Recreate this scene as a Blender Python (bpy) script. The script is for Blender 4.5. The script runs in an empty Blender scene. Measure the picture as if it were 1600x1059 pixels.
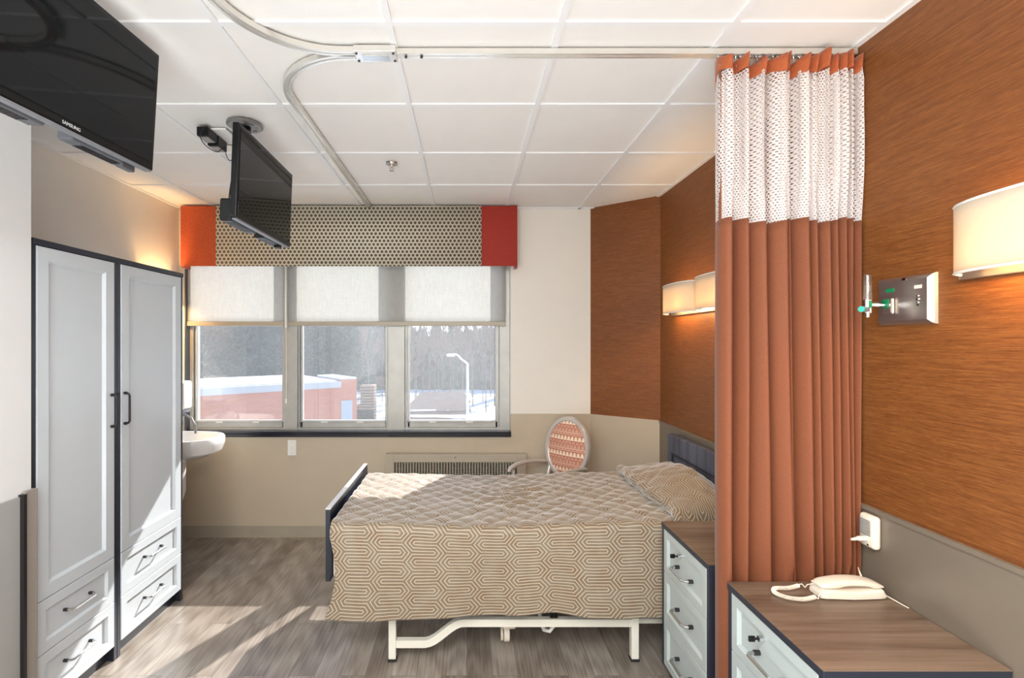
import bpy, bmesh, math, random
from mathutils import Vector, Matrix, noise
random.seed(7)
PI = math.pi
SC = bpy.context.scene
COL = SC.collection

# ------------------------------------------------------------------ camera
FPX = 776.0; CZ = 1.64; VX, VY = 730.0, 534.0
cam_d = bpy.data.cameras.new('camera'); cam = bpy.data.objects.new('camera', cam_d); COL.objects.link(cam)
cam.location = (0, 0, CZ); cam.rotation_euler = (PI/2, 0, 0)
cam_d.sensor_width = 36; cam_d.lens = FPX/1600*36
cam_d.shift_x = (800-VX)/1600; cam_d.shift_y = (VY-529.5)/1600
cam_d.clip_start = 0.02; cam_d.clip_end = 500
SC.camera = cam

# ------------------------------------------------------------------ colour management
SC.view_settings.view_transform = 'Standard'; SC.view_settings.look = 'None'
SC.view_settings.gamma = 1; SC.view_settings.use_curve_mapping = False
SC.view_settings.exposure = 0.0

# ------------------------------------------------------------------ sky, sun, large lights
W = bpy.data.worlds.new('sky'); SC.world = W; W.use_nodes = True
nt = W.node_tree; bgn = nt.nodes['Background']
tc = nt.nodes.new('ShaderNodeTexCoord'); sp = nt.nodes.new('ShaderNodeSeparateXYZ'); cr = nt.nodes.new('ShaderNodeValToRGB')
nt.links.new(tc.outputs['Generated'], sp.inputs[0]); nt.links.new(sp.outputs['Z'], cr.inputs[0]); nt.links.new(cr.outputs[0], bgn.inputs[0])
cr.color_ramp.elements[0].color = (0.92, 0.95, 1, 1); cr.color_ramp.elements[0].position = 0.0
cr.color_ramp.elements[1].color = (0.42, 0.62, 1, 1); cr.color_ramp.elements[1].position = 0.7
bgn.inputs[1].default_value = 1.45

def add_light(name, kind, loc, energy, color=(1, 1, 1), rot=None, size=None, size_y=None, radius=None):
    l = bpy.data.lights.new(name, kind); o = bpy.data.objects.new(name, l); COL.objects.link(o)
    o.location = loc; l.energy = energy; l.color = color
    if rot: o.rotation_euler = rot
    if kind == 'AREA':
        l.shape = 'RECTANGLE'; l.size = size; l.size_y = size_y or size
    if radius is not None: l.shadow_soft_size = radius
    return o
sun = add_light('sun', 'SUN', (10, 20, 20), 10.5, (1, 0.98, 0.95))
sun.data.angle = 0.012
sun.rotation_euler = Vector((-0.46, -1.0, -0.82)).to_track_quat('-Z', 'Y').to_euler()
# added ceiling panels, unseen behind the camera, to brighten the room
FILL_PANELS = [(0.0283, -0.06), (0.0283, -1.27), (-1.1917, -0.06), (-1.1917, -1.27)]
for (tx, ty) in FILL_PANELS:
    add_light('ceiling_panel_fill', 'AREA', (tx, ty, 2.735), 34, (0.92, 0.97, 1.0), (0, 0, 0), 0.56, 1.16)

# added fill lights, standing for no lamp: one large soft source deep behind the viewpoint, one turned up at the ceiling
bl_ = add_light('room_fill', 'AREA', (-.1, -2.3, 2.36), 31, (0.90, 0.96, 1.0), None, 2.8, .6)
bl_.rotation_euler = Vector((0, 1, -.12)).to_track_quat('-Z', 'Y').to_euler()
add_light('ceiling_fill', 'AREA', (-.2, -.3, .22), 100, (0.90, 0.96, 1.0), (PI, 0, 0), 2.2, 1.6)

# ------------------------------------------------------------------ colours and materials
def lin(c):
    c = c/255.0
    return c/12.92 if c <= 0.04045 else ((c+0.055)/1.055)**2.4
def C(r, g, b): return (lin(r), lin(g), lin(b), 1)
class NT:
    def __init__(s, name):
        s.m = bpy.data.materials.new(name); s.m.use_nodes = True; s.t = s.m.node_tree
        s.b = s.t.nodes['Principled BSDF']; s.out = s.t.nodes['Material Output']
    def n(s, typ, **kw):
        nd = s.t.nodes.new(typ)
        for k, v in kw.items(): setattr(nd, k, v)
        return nd
    def l(s, a, b): s.t.links.new(a, b)
    def setv(s, nd, i, v):
        if hasattr(v, 'is_linked') or isinstance(v, bpy.types.NodeSocket): s.l(v, nd.inputs[i])
        else: nd.inputs[i].default_value = v
    def math(s, op, a, b=0.0, c=None):
        nd = s.n('ShaderNodeMath', operation=op); s.setv(nd, 0, a); s.setv(nd, 1, b)
        if c is not None: s.setv(nd, 2, c)
        return nd.outputs[0]
    def mix(s, f, a, b, blend='MIX'):
        nd = s.n('ShaderNodeMix', data_type='RGBA', blend_type=blend)
        s.setv(nd, 0, f); s.setv(nd, 6, a); s.setv(nd, 7, b); return nd.outputs[2]
    def pos(s, scale=(1, 1, 1), kind='Position', rot=(0, 0, 0)):
        if kind == 'Position': o = s.n('ShaderNodeNewGeometry').outputs['Position']
        else: o = s.n('ShaderNodeTexCoord').outputs[kind]
        mp = s.n('ShaderNodeMapping'); s.l(o, mp.inputs[0]); mp.inputs['Scale'].default_value = scale
        mp.inputs['Rotation'].default_value = rot
        return mp.outputs[0]
    def noise(s, vec, scale=5, detail=4, rough=0.5):
        nd = s.n('ShaderNodeTexNoise'); s.l(vec, nd.inputs['Vector']); nd.inputs['Scale'].default_value = scale
        nd.inputs['Detail'].default_value = detail; nd.inputs['Roughness'].default_value = rough
        return nd.outputs['Fac']
    def ramp(s, f, stops):
        nd = s.n('ShaderNodeValToRGB'); s.l(f, nd.inputs[0]); e = nd.color_ramp.elements
        while len(e) < len(stops): e.new(0.5)
        for i, (p, c) in enumerate(stops): e[i].position = p; e[i].color = c
        return nd.outputs[0]
    def bump(s, h, strength=0.2, dist=0.01):
        nd = s.n('ShaderNodeBump'); s.l(h, nd.inputs['Height']); nd.inputs['Strength'].default_value = strength
        nd.inputs['Distance'].default_value = dist; s.l(nd.outputs[0], s.b.inputs['Normal'])
    def base(s, c, rough=0.5, metal=0.0, **kw):
        s.setv(s.b, 'Base Color', c); s.b.inputs['Roughness'].default_value = rough; s.b.inputs['Metallic'].default_value = metal
        for k, v in kw.items(): s.b.inputs[k].default_value = v
        return s
def plain(name, rgb, rough=0.5, metal=0.0, var=0.04, vscale=8, bump=0.0, bscale=300, **kw):
    m = NT(name); c = C(*rgb)
    v = m.noise(m.pos(), vscale, 3)
    dark = tuple(x*(1-var) for x in c[:3])+(1,); lite = tuple(min(1, x*(1+var)) for x in c[:3])+(1,)
    m.base(m.ramp(v, [(0.3, dark), (0.7, lite)]), rough, metal, **kw)
    if bump: m.bump(m.noise(m.pos(), bscale, 2), bump, 0.002)
    return m.m
M = {}
M['ceiling'] = plain('ceiling_tile', (240, 238, 234), 0.9, var=0.01, bump=0.25, bscale=260)
M['grid'] = plain('ceiling_tbar', (238, 238, 238), 0.45, var=0.0)
M['wall'] = plain('wall_paint', (232, 227, 217), 0.6, var=0.01, bump=0.08, bscale=200)
M['wall_near'] = plain('wall_paint_cool', (226, 226, 226), 0.6, var=0.015, bump=0.08, bscale=200)
M['wainscot'] = plain('wainscot_vinyl', (194, 180, 158), 0.38, var=0.02, bump=0.1, bscale=500)
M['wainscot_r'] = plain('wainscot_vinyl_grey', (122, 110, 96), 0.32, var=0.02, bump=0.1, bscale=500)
M['wainscot_l'] = plain('wainscot_vinyl_cool', (165, 165, 162), 0.4, var=0.02, bump=0.1, bscale=500)
M['guard'] = plain('corner_guard_vinyl', (150, 142, 134), 0.5, var=0.12, vscale=220, bump=0.3, bscale=500)
M['guard_dark'] = plain('corner_guard_edge', (25, 22, 22), 0.5)
M['base'] = plain('baseboard_vinyl', (165, 155, 138), 0.4, var=0.03)
M['alu'] = plain('window_aluminium', (188, 187, 182), 0.42, 0.35, var=0.05, vscale=12)
M['alu_dark'] = plain('window_aluminium_dark', (85, 92, 100), 0.4, 0.3)
M['sill'] = plain('black_sill', (38, 40, 48), 0.22, var=0.1)
M['navy'] = plain('dark_edge_laminate', (40, 43, 55), 0.35, var=0.05)
M['door'] = plain('wardrobe_door_paint', (206, 213, 218), 0.32, var=0.01)
M['nsdoor'] = plain('drawer_front_paint', (184, 192, 190), 0.35, var=0.01)
M['bronze'] = plain('dark_bronze', (70, 66, 68), 0.35, 0.8)
M['nickel'] = plain('brushed_nickel', (200, 200, 198), 0.25, 0.95, var=0.03)
M['chrome'] = plain('chrome', (225, 225, 225), 0.08, 1.0, var=0)
M['steel'] = plain('stainless_plate', (196, 190, 184), 0.3, 0.9, var=0.05)
M['track'] = plain('track_aluminium', (225, 222, 215), 0.25, 0.6, var=0.03)
M['black'] = plain('black_plastic', (9, 10, 12), 0.3, var=0.05, **{'Specular IOR Level': 0.3})
M['blackgloss'] = plain('black_gloss', (10, 11, 13), 0.12)
M['greyplastic'] = plain('grey_plastic', (120, 122, 126), 0.4)
M['white'] = plain('white_plastic', (238, 236, 230), 0.35, var=0.01)
M['porcelain'] = plain('porcelain', (243, 243, 241), 0.12, var=0.0)
M['cream'] = plain('cream_plastic', (242, 230, 212), 0.32, var=0.01)
M['bedwhite'] = plain('bed_frame_enamel', (232, 228, 214), 0.3, var=0.02)
M['green'] = plain('green_label', (10, 130, 80), 0.4)
M['teal'] = plain('teal_plastic', (60, 180, 165), 0.35)
M['label'] = plain('paper_label', (225, 222, 205), 0.5)
M['darktext'] = plain('dark_print', (60, 60, 55), 0.5)
M['rubber'] = plain('rubber', (30, 30, 30), 0.7)
M['mattress'] = plain('mattress_cover', (70, 90, 130), 0.6)
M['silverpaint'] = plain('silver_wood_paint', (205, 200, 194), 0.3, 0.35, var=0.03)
M['rad'] = plain('radiator_enamel', (182, 172, 154), 0.4, var=0.02)
M['raddark'] = plain('radiator_fins', (70, 66, 60), 0.6)
M['tail'] = plain('letter_silver', (205, 205, 205), 0.4)

def screen_mat():
    m = NT('tv_screen'); m.base(C(12, 15, 19), 0.05, 0.0, **{'Specular IOR Level': 0.26}); return m.m
M['screen'] = screen_mat()

def wallpaper():
    m = NT('grasscloth_wallpaper')
    a = m.noise(m.pos((9, 9, 330)), 1.0, 4, 0.6)
    b = m.noise(m.pos((40, 40, 600)), 1.0, 3, 0.6)
    c = m.noise(m.pos((1.4, 1.4, 2.2)), 1.0, 3, 0.5)
    mixv = m.math('ADD', m.math('MULTIPLY', a, 0.55), m.math('ADD', m.math('MULTIPLY', b, 0.35), m.math('MULTIPLY', c, 0.12)))
    col = m.ramp(mixv, [(0.34, C(94, 51, 22)), (0.5, C(122, 72, 34)), (0.68, C(150, 95, 48))])
    m.base(col, 0.45, 0.0, **{'Specular IOR Level': 0.4}); m.bump(mixv, 0.25, 0.002); return m.m
M['paper'] = wallpaper()

def floor_mat():
    m = NT('vinyl_plank_floor')
    v = m.pos((1, 1, 1), rot=(0, 0, PI/2))
    br = m.n('ShaderNodeTexBrick'); m.l(v, br.inputs['Vector']); br.inputs['Scale'].default_value = 1.0
    br.inputs['Brick Width'].default_value = 1.22; br.inputs['Row Height'].default_value = 0.125
    br.inputs['Mortar Size'].default_value = 0.0012; br.inputs['Mortar Smooth'].default_value = 0.1; br.offset = 0.37
    br.inputs['Color1'].default_value = (0, 0, 0, 1); br.inputs['Color2'].default_value = (1, 1, 1, 1); br.inputs['Mortar'].default_value = (0.5, 0.5, 0.5, 1)
    # offset the grain per plank
    geo = m.n('ShaderNodeNewGeometry').outputs['Position']
    sx = m.n('ShaderNodeSeparateXYZ'); m.l(geo, sx.inputs[0])
    rnd = m.n('ShaderNodeSeparateColor'); m.l(br.outputs['Color'], rnd.inputs[0]); r = rnd.outputs[0]
    cb = m.n('ShaderNodeCombineXYZ')
    m.l(m.math('MULTIPLY', sx.outputs['X'], 130.0), cb.inputs[0])
    m.l(m.math('ADD', m.math('MULTIPLY', sx.outputs['Y'], 1.3), m.math('MULTIPLY', r, 37.0)), cb.inputs[1])
    m.l(m.math('MULTIPLY', r, 19.0), cb.inputs[2])
    g1 = m.noise(cb.outputs[0], 1.0, 6, 0.62)
    cb2 = m.n('ShaderNodeCombineXYZ')
    m.l(m.math('MULTIPLY', sx.outputs['X'], 7.0), cb2.inputs[0]); m.l(m.math('ADD', m.math('MULTIPLY', sx.outputs['Y'], 0.9), m.math('MULTIPLY', r, 11.0)), cb2.inputs[1])
    g2 = m.n('ShaderNodeTexWave'); g2.wave_type = 'RINGS'; m.l(cb2.outputs[0], g2.inputs['Vector']); g2.inputs['Scale'].default_value = 1.3
    g2.inputs['Distortion'].default_value = 9; g2.inputs['Detail'].default_value = 3; g2.inputs['Detail Scale'].default_value = 1.2
    cb3 = m.n('ShaderNodeCombineXYZ')
    m.l(m.math('MULTIPLY', sx.outputs['X'], 330.0), cb3.inputs[0]); m.l(m.math('MULTIPLY', sx.outputs['Y'], 9.0), cb3.inputs[1]); m.l(m.math('MULTIPLY', r, 23.0), cb3.inputs[2])
    g3 = m.noise(cb3.outputs[0], 1.0, 3, 0.6)
    f = m.math('ADD', m.math('ADD', m.math('MULTIPLY', g1, 0.5), m.math('MULTIPLY', g3, 0.25)), m.math('ADD', m.math('MULTIPLY', g2.outputs['Fac'], 0.10), m.math('MULTIPLY', m.math('SUBTRACT', r, 0.5), 0.16)))
    col = m.ramp(f, [(0.22, C(92, 81, 72)), (0.42, C(134, 123, 112)), (0.56, C(158, 148, 137)), (0.78, C(184, 176, 166))])
    col = m.mix(m.math('MULTIPLY', br.outputs['Fac'], 0.6), col, C(60, 52, 46))
    m.base(col, 0.28, 0.0, **{'Specular IOR Level': 0.5}); m.bump(g1, 0.08, 0.002); return m.m
M['floor'] = floor_mat()

def wood(name, dark, mid, light, axis='Y', rough=0.35):
    m = NT(name)
    s = {'X': (1.5, 30, 30), 'Y': (30, 1.5, 30), 'Z': (30, 30, 1.5)}[axis]
    a = m.noise(m.pos(s), 1.0, 6, 0.62); b = m.noise(m.pos(tuple(x*0.22 for x in s)), 1.0, 3, 0.5)
    f = m.math('ADD', m.math('MULTIPLY', a, 0.6), m.math('MULTIPLY', b, 0.4))
    m.base(m.ramp(f, [(0.36, C(*dark)), (0.5, C(*mid)), (0.64, C(*light))]), rough); m.bump(a, 0.06, 0.001); return m.m
M['nstop'] = wood('walnut_laminate', (86, 68, 56), (118, 98, 82), (142, 121, 104), 'X', 0.35)
M['headboard'] = wood('headboard_laminate', (55, 60, 76), (84, 90, 108), (110, 116, 134), 'Z', 0.35)

def fabric(name, base, dark, scale=700, sheen=0.4):
    m = NT(name); w1 = m.noise(m.pos((scale, scale, scale*0.2)), 1.0, 2); w2 = m.noise(m.pos((scale*.2, scale*.2, scale)), 1.0, 2)
    f = m.math('MULTIPLY', m.math('ADD', w1, w2), 0.5)
    m.base(m.ramp(f, [(0.35, C(*dark)), (0.6, C(*base))]), 0.75, 0.0, **{'Sheen Weight': sheen, 'Sheen Roughness': 0.4}); m.bump(f, 0.15, 0.001); return m.m
M['curtain'] = fabric('curtain_cloth', (134, 75, 44), (122, 65, 36), sheen=0.15)
M['hem'] = fabric('curtain_hem_cloth', (186, 94, 48), (156, 74, 36))
M['valorange'] = fabric('valance_orange', (206, 92, 44), (172, 68, 30), 300)
M['valred'] = fabric('valance_red', (168, 46, 28), (142, 34, 20), 300)

def net_mat():
    m = NT('open_mesh_netting')
    uv = m.n('ShaderNodeTexCoord').outputs['UV']; sx = m.n('ShaderNodeSeparateXYZ'); m.l(uv, sx.inputs[0])
    def cell(o, p, sh=0.0):
        return m.math('SUBTRACT', m.math('FRACT', m.math('ADD', m.math('DIVIDE', o, p), sh)), 0.5)
    row = m.math('MULTIPLY', m.math('MODULO', m.math('FLOOR', m.math('DIVIDE', sx.outputs['Y'], 0.010)), 2.0), 0.5)
    cx = m.math('MULTIPLY', m.math('SUBTRACT', m.math('FRACT', m.math('ADD', m.math('DIVIDE', sx.outputs['X'], 0.0115), row)), 0.5), 1.0)
    cy = cell(sx.outputs['Y'], 0.010)
    d = m.math('SQRT', m.math('ADD', m.math('MULTIPLY', cx, cx), m.math('MULTIPLY', cy, cy)))
    hole = m.math('LESS_THAN', d, 0.29)
    m.base(C(240, 232, 228), 0.6, 0.0, **{'Sheen Weight': 0.3})
    tr = m.n('ShaderNodeBsdfTransparent'); tl = m.n('ShaderNodeBsdfTranslucent'); tl.inputs[0].default_value = C(250, 246, 244)
    mx0 = m.n('ShaderNodeMixShader'); mx0.inputs[0].default_value = 0.35; m.l(m.b.outputs[0], mx0.inputs[1]); m.l(tl.outputs[0], mx0.inputs[2])
    mx = m.n('ShaderNodeMixShader'); m.l(hole, mx.inputs[0]); m.l(mx0.outputs[0], mx.inputs[1]); m.l(tr.outputs[0], mx.inputs[2]); m.l(mx.outputs[0], m.out.inputs[0])
    return m.m
M['net'] = net_mat()

def valance_dots():
    m = NT('valance_dot_fabric')
    uv = m.n('ShaderNodeTexCoord').outputs['UV']; sx = m.n('ShaderNodeSeparateXYZ'); m.l(uv, sx.inputs[0])
    P = 0.034; Q = P*0.866
    def dots(ox, oy):
        cx = m.math('MULTIPLY', m.math('SUBTRACT', m.math('FRACT', m.math('ADD', m.math('DIVIDE', sx.outputs['X'], P), ox)), 0.5), P)
        cy = m.math('MULTIPLY', m.math('SUBTRACT', m.math('FRACT', m.math('ADD', m.math('DIVIDE', sx.outputs['Y'], 2*Q), oy)), 0.5), 2*Q)
        return m.math('SQRT', m.math('ADD', m.math('MULTIPLY', cx, cx), m.math('MULTIPLY', cy, cy)))
    d = m.math('MINIMUM', dots(0, 0), dots(0.5, 0.5))
    col = m.ramp(m.math('DIVIDE', d, P), [(0.0, C(92, 84, 68)), (0.33, C(92, 84, 66)), (0.37, C(232, 226, 206)), (0.46, C(232, 226, 206)), (0.56, C(150, 140, 118))])
    m.base(col, 0.7, 0.0, **{'Sheen Weight': 0.2}); return m.m
M['valdots'] = valance_dots()

def blind_mat():
    m = NT('roller_blind_cloth')
    w = m.noise(m.pos((20, 20, 900)), 1.0, 2); w2 = m.noise(m.pos((500, 20, 12)), 1.0, 2)
    c = m.ramp(m.math('MULTIPLY', m.math('ADD', w, w2), 0.5), [(0.35, C(206, 206, 202)), (0.65, C(230, 229, 225))])
    df = m.n('ShaderNodeBsdfDiffuse'); tl = m.n('ShaderNodeBsdfTranslucent'); tp = m.n('ShaderNodeBsdfTransparent')
    m.l(c, df.inputs[0]); m.l(c, tl.inputs[0])
    a = m.n('ShaderNodeMixShader'); a.inputs[0].default_value = 0.55; m.l(df.outputs[0], a.inputs[1]); m.l(tl.outputs[0], a.inputs[2])
    b = m.n('ShaderNodeMixShader'); b.inputs[0].default_value = 0.05; m.l(a.outputs[0], b.inputs[1]); m.l(tp.outputs[0], b.inputs[2])
    m.l(b.outputs[0], m.out.inputs[0]); return m.m
M['blind'] = blind_mat()

def glass_mat(name, haze=0.0, tint=(1, 1, 1, 1), gloss=0.06):
    m = NT(name)
    tp = m.n('ShaderNodeBsdfTransparent'); tp.inputs[0].default_value = tint
    gl = m.n('ShaderNodeBsdfGlossy'); gl.inputs['Roughness'].default_value = 0.02
    a = m.n('ShaderNodeMixShader'); a.inputs[0].default_value = gloss; m.l(tp.outputs[0], a.inputs[1]); m.l(gl.outputs[0], a.inputs[2])
    last = a.outputs[0]
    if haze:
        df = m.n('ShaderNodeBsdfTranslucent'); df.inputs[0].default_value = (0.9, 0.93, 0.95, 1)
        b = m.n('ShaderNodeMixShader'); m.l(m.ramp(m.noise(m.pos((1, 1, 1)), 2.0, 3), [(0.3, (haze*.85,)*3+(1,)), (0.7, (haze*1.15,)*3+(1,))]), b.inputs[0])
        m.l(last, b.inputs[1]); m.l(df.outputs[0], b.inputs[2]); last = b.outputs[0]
    m.l(last, m.out.inputs[0]); return m.m
M['glass'] = glass_mat('window_glass_hazed', 0.05)  # haze of the bright view put in as a translucent veil
M['clear'] = glass_mat('clear_plastic', 0.12, (0.95, 0.97, 0.96, 1), 0.15)

def shade_mat():
    m = NT('frosted_lamp_shade')
    df = m.n('ShaderNodeBsdfDiffuse'); tl = m.n('ShaderNodeBsdfTranslucent')
    df.inputs[0].default_value = (0.72, 0.67, 0.56, 1); tl.inputs[0].default_value = (0.95, 0.80, 0.54, 1)
    a = m.n('ShaderNodeMixShader'); a.inputs[0].default_value = 0.30; m.l(df.outputs[0], a.inputs[1]); m.l(tl.outputs[0], a.inputs[2])
    m.l(a.outputs[0], m.out.inputs[0]); return m.m
M['shade'] = shade_mat()
def emit(name, col, s):
    m = NT(name); e = m.n('ShaderNodeEmission'); e.inputs[0].default_value = col; e.inputs[1].default_value = s; m.l(e.outputs[0], m.out.inputs[0]); return m.m
M['bulb'] = emit('lamp_tube', (1, 0.66, 0.32, 1), 8)
M['fill_panel'] = emit('fill_panel_lens', (1, 0.97, 0.93, 1), 3)  # glowing face of the added ceiling fill panels

def comforter_mat():
    m = NT('quilted_bedspread')
    uv = m.n('ShaderNodeTexCoord').outputs['UV']; sx = m.n('ShaderNodeSeparateXYZ'); m.l(uv, sx.inputs[0])
    wob = m.math('MULTIPLY', m.math('SUBTRACT', m.noise(m.pos((1, 1, 1), 'UV'), 9, 2), 0.5), 0.006)
    U = sx.outputs['X']; V = m.math('ADD', sx.outputs['Y'], wob)
    P = 0.094; lv = P/6; lh = lv*1.35; cw = 0.174
    ay = m.math('MULTIPLY', m.math('ABSOLUTE', m.math('SUBTRACT', m.math('FRACT', m.math('DIVIDE', V, P)), 0.5)), P)
    dx = m.math('SUBTRACT', U, m.math('MULTIPLY', m.math('FLOOR', m.math('DIVIDE', U, cw)), cw))
    fl_ = m.math('DIVIDE', ay, lv)
    ba = m.math('DIVIDE', m.math('ADD', dx, m.math('MULTIPLY', ay, 0.85)), lh)
    Lv = m.math('MINIMUM', m.math('MAXIMUM', ba, fl_), m.math('ADD', fl_, 3.0))
    ln = m.math('ABSOLUTE', m.math('SUBTRACT', m.math('FRACT', Lv), 0.5))
    line = m.ramp(ln, [(0.10, (1, 1, 1, 1)), (0.17, (0, 0, 0, 1))])
    blotch = m.noise(m.pos((1, 1, 1), 'UV'), 14, 3)
    body = m.ramp(blotch, [(0.35, C(122, 101, 80)), (0.65, C(130, 118, 101))])
    col = m.mix(line, body, C(190, 174, 150))
    m.base(col, 0.55, 0.0, **{'Sheen Weight': 1.0, 'Sheen Roughness': 0.35, 'Specular IOR Level': 0.45})
    m.b.inputs['Sheen Tint'].default_value = (1, 0.98, 0.95, 1)
    m.bump(m.math('ADD', m.math('MULTIPLY', line, 0.3), m.noise(m.pos((1, 1, 1), 'UV'), 120, 2)), 0.25, 0.003)
    return m.m
M['quilt'] = comforter_mat()

def chair_fabric():
    m = NT('chair_upholstery')
    uv = m.n('ShaderNodeTexCoord').outputs['UV']; sx = m.n('ShaderNodeSeparateXYZ'); m.l(uv, sx.inputs[0])
    X = sx.outputs['X']; Z = sx.outputs['Y']
    def drops(px, pz, oz, rx, rz, shx=0.0):
        cx = m.math('DIVIDE', m.math('MULTIPLY', m.math('SUBTRACT', m.math('FRACT', m.math('ADD', m.math('DIVIDE', X, px), shx)), 0.5), px), rx)
        zz = m.math('MULTIPLY', m.math('SUBTRACT', m.math('FRACT', m.math('ADD', m.math('DIVIDE', Z, pz), oz)), 0.5), pz)
        cz = m.math('DIVIDE', zz, rz)
        taper = m.math('ADD', m.math('ABSOLUTE', cx), m.math('MULTIPLY', m.math('ADD', cz, 1.0), 0.35))
        return m.math('MAXIMUM', m.math('ADD', m.math('ABSOLUTE', cx), m.math('MULTIPLY', cz, 0.35)), m.math('ABSOLUTE', cz))
    d1 = m.math('LESS_THAN', drops(0.034, 0.13, 0.0, 0.012, 0.017), 1.0)
    d2v = drops(0.034, 0.13, 0.45, 0.013, 0.03, 0.5)
    d2 = m.math('MULTIPLY', m.math('LESS_THAN', d2v, 1.0), m.math('GREATER_THAN', d2v, 0.72))
    d3v = drops(0.034, 0.13, 0.62, 0.013, 0.022, 0.0)
    d3 = m.math('MULTIPLY', m.math('LESS_THAN', d3v, 1.0), m.math('GREATER_THAN', d3v, 0.75))
    base = m.ramp(m.noise(m.pos((1, 1, 1), 'UV'), 60, 3), [(0.35, C(186, 112, 88)), (0.65, C(200, 136, 112))])
    c = m.mix(m.math('MULTIPLY', m.math('MAXIMUM', d2, d3), 0.7), base, C(236, 200, 176)); c = m.mix(d1, c, C(246, 226, 200))
    m.base(c, 0.7, 0.0, **{'Sheen Weight': 0.2}); return m.m
M['chairfab'] = chair_fabric()
# outside
def brick():
    m = NT('orange_brick'); v = m.pos((1, 1, 1), rot=(PI/2, 0, 0))
    br = m.n('ShaderNodeTexBrick'); m.l(v, br.inputs['Vector']); br.inputs['Scale'].default_value = 1.0
    br.inputs['Brick Width'].default_value = 0.3; br.inputs['Row Height'].default_value = 0.1; br.inputs['Mortar Size'].default_value = 0.008
    br.inputs['Color1'].default_value = C(176, 96, 66); br.inputs['Color2'].default_value = C(184, 106, 74); br.inputs['Mortar'].default_value = C(172, 112, 86)
    m.base(br.outputs['Color'], 0.85); return m.m
M['brick'] = brick()
M['snow'] = plain('snow', (196, 202, 210), 0.8, var=0.12, vscale=0.25)
M['parapet'] = plain('parapet_cap', (170, 172, 175), 0.6)
M['greydoor'] = plain('grey_steel_door', (150, 160, 172), 0.5)
M['shedwall'] = plain('shed_wall', (128, 108, 98), 0.8)
M['shingle'] = plain('shingle_roof', (98, 82, 74), 0.9, var=0.2, vscale=3)
M['needles'] = plain('pine_needles', (62, 82, 66), 0.8, var=0.35, vscale=1.2)
M['wood_far'] = plain('distant_wood', (76, 80, 70), 0.95, var=0.45, vscale=1.3)
M['casing_grey'] = plain('tv_underside_grey', (88, 90, 95), 0.4)
M['plate'] = plain('grey_metal_plate', (140, 138, 134), 0.4, 0.4)
M['bark'] = plain('tree_bark', (110, 98, 90), 0.9, var=0.2, vscale=3)
M['twig'] = plain('bare_twigs', (108, 90, 80), 0.9, var=0.15, vscale=1)
M['polemetal'] = plain('galvanised_pole', (205, 207, 210), 0.5, 0.2)
M['pallet'] = plain('pallet_wood', (140, 120, 100), 0.9, var=0.2, vscale=4)

# ------------------------------------------------------------------ geometry helpers (world coordinates unless said)
def B(): return bmesh.new()
def box(bm, x0, x1, y0, y1, z0, z1, bev=0.0, seg=2, mat=None):
    x0, x1 = min(x0, x1), max(x0, x1); y0, y1 = min(y0, y1), max(y0, y1); z0, z1 = min(z0, z1), max(z0, z1)
    mt = Matrix.Translation(((x0+x1)/2, (y0+y1)/2, (z0+z1)/2)) @ Matrix.Diagonal((x1-x0, y1-y0, z1-z0, 1))
    if mat is not None: mt = mat @ mt
    r = bmesh.ops.create_cube(bm, size=1, matrix=mt)
    if bev > 0:
        es = list({e for v in r['verts'] for e in v.link_edges})
        bmesh.ops.bevel(bm, geom=es, offset=bev, segments=seg, affect='EDGES', profile=0.5)
    return bm
def tube(bm, pts, r, seg=10, caps=True):
    pts = [Vector(p) for p in pts]; n = len(pts); rr = r if isinstance(r, (list, tuple)) else [r]*n
    t = (pts[1]-pts[0]).normalized(); up = Vector((0, 0, 1)) if abs(t.z) < 0.9 else Vector((1, 0, 0))
    nrm = t.cross(up).normalized(); rings = []
    for i in range(n):
        if i == 0: tt = pts[1]-pts[0]
        elif i == n-1: tt = pts[-1]-pts[-2]
        else: tt = (pts[i+1]-pts[i]).normalized()+(pts[i]-pts[i-1]).normalized()
        if tt.length < 1e-9: tt = t
        t = tt.normalized(); nrm = (nrm - t*nrm.dot(t))
        nrm = nrm.normalized() if nrm.length > 1e-6 else t.orthogonal().normalized()
        bn = t.cross(nrm)
        rings.append([bm.verts.new(pts[i]+(nrm*math.cos(2*PI*k/seg)+bn*math.sin(2*PI*k/seg))*rr[i]) for k in range(seg)])
    for a, b in zip(rings, rings[1:]):
        for k in range(seg): bm.faces.new((a[k], a[(k+1) % seg], b[(k+1) % seg], b[k]))
    if caps:
        bm.faces.new(list(reversed(rings[0]))); bm.faces.new(rings[-1])
    return bm
def cyl(bm, p0, p1, r0, r1=None, seg=20): return tube(bm, [p0, p1], [r0, r0 if r1 is None else r1], seg)
def rings_mesh(bm, rings, close_ends=True, closed=True):
    vs = [[bm.verts.new(p) for p in r] for r in rings]; n = len(vs[0])
    for a, b in zip(vs, vs[1:]):
        for k in range(n if closed else n-1): bm.faces.new((a[k], a[(k+1) % n], b[(k+1) % n], b[k]))
    if close_ends:
        bm.faces.new(list(reversed(vs[0]))); bm.faces.new(vs[-1])
    return bm
def lathe(bm, c, prof, seg=24):
    return rings_mesh(bm, [[(c[0]+r*math.cos(2*PI*k/seg), c[1]+r*math.sin(2*PI*k/seg), c[2]+z) for k in range(seg)] for r, z in prof])
def prism(bm, pts, z0, z1):
    return rings_mesh(bm, [[(x, y, z0) for x, y in pts], [(x, y, z1) for x, y in pts]])
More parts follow.
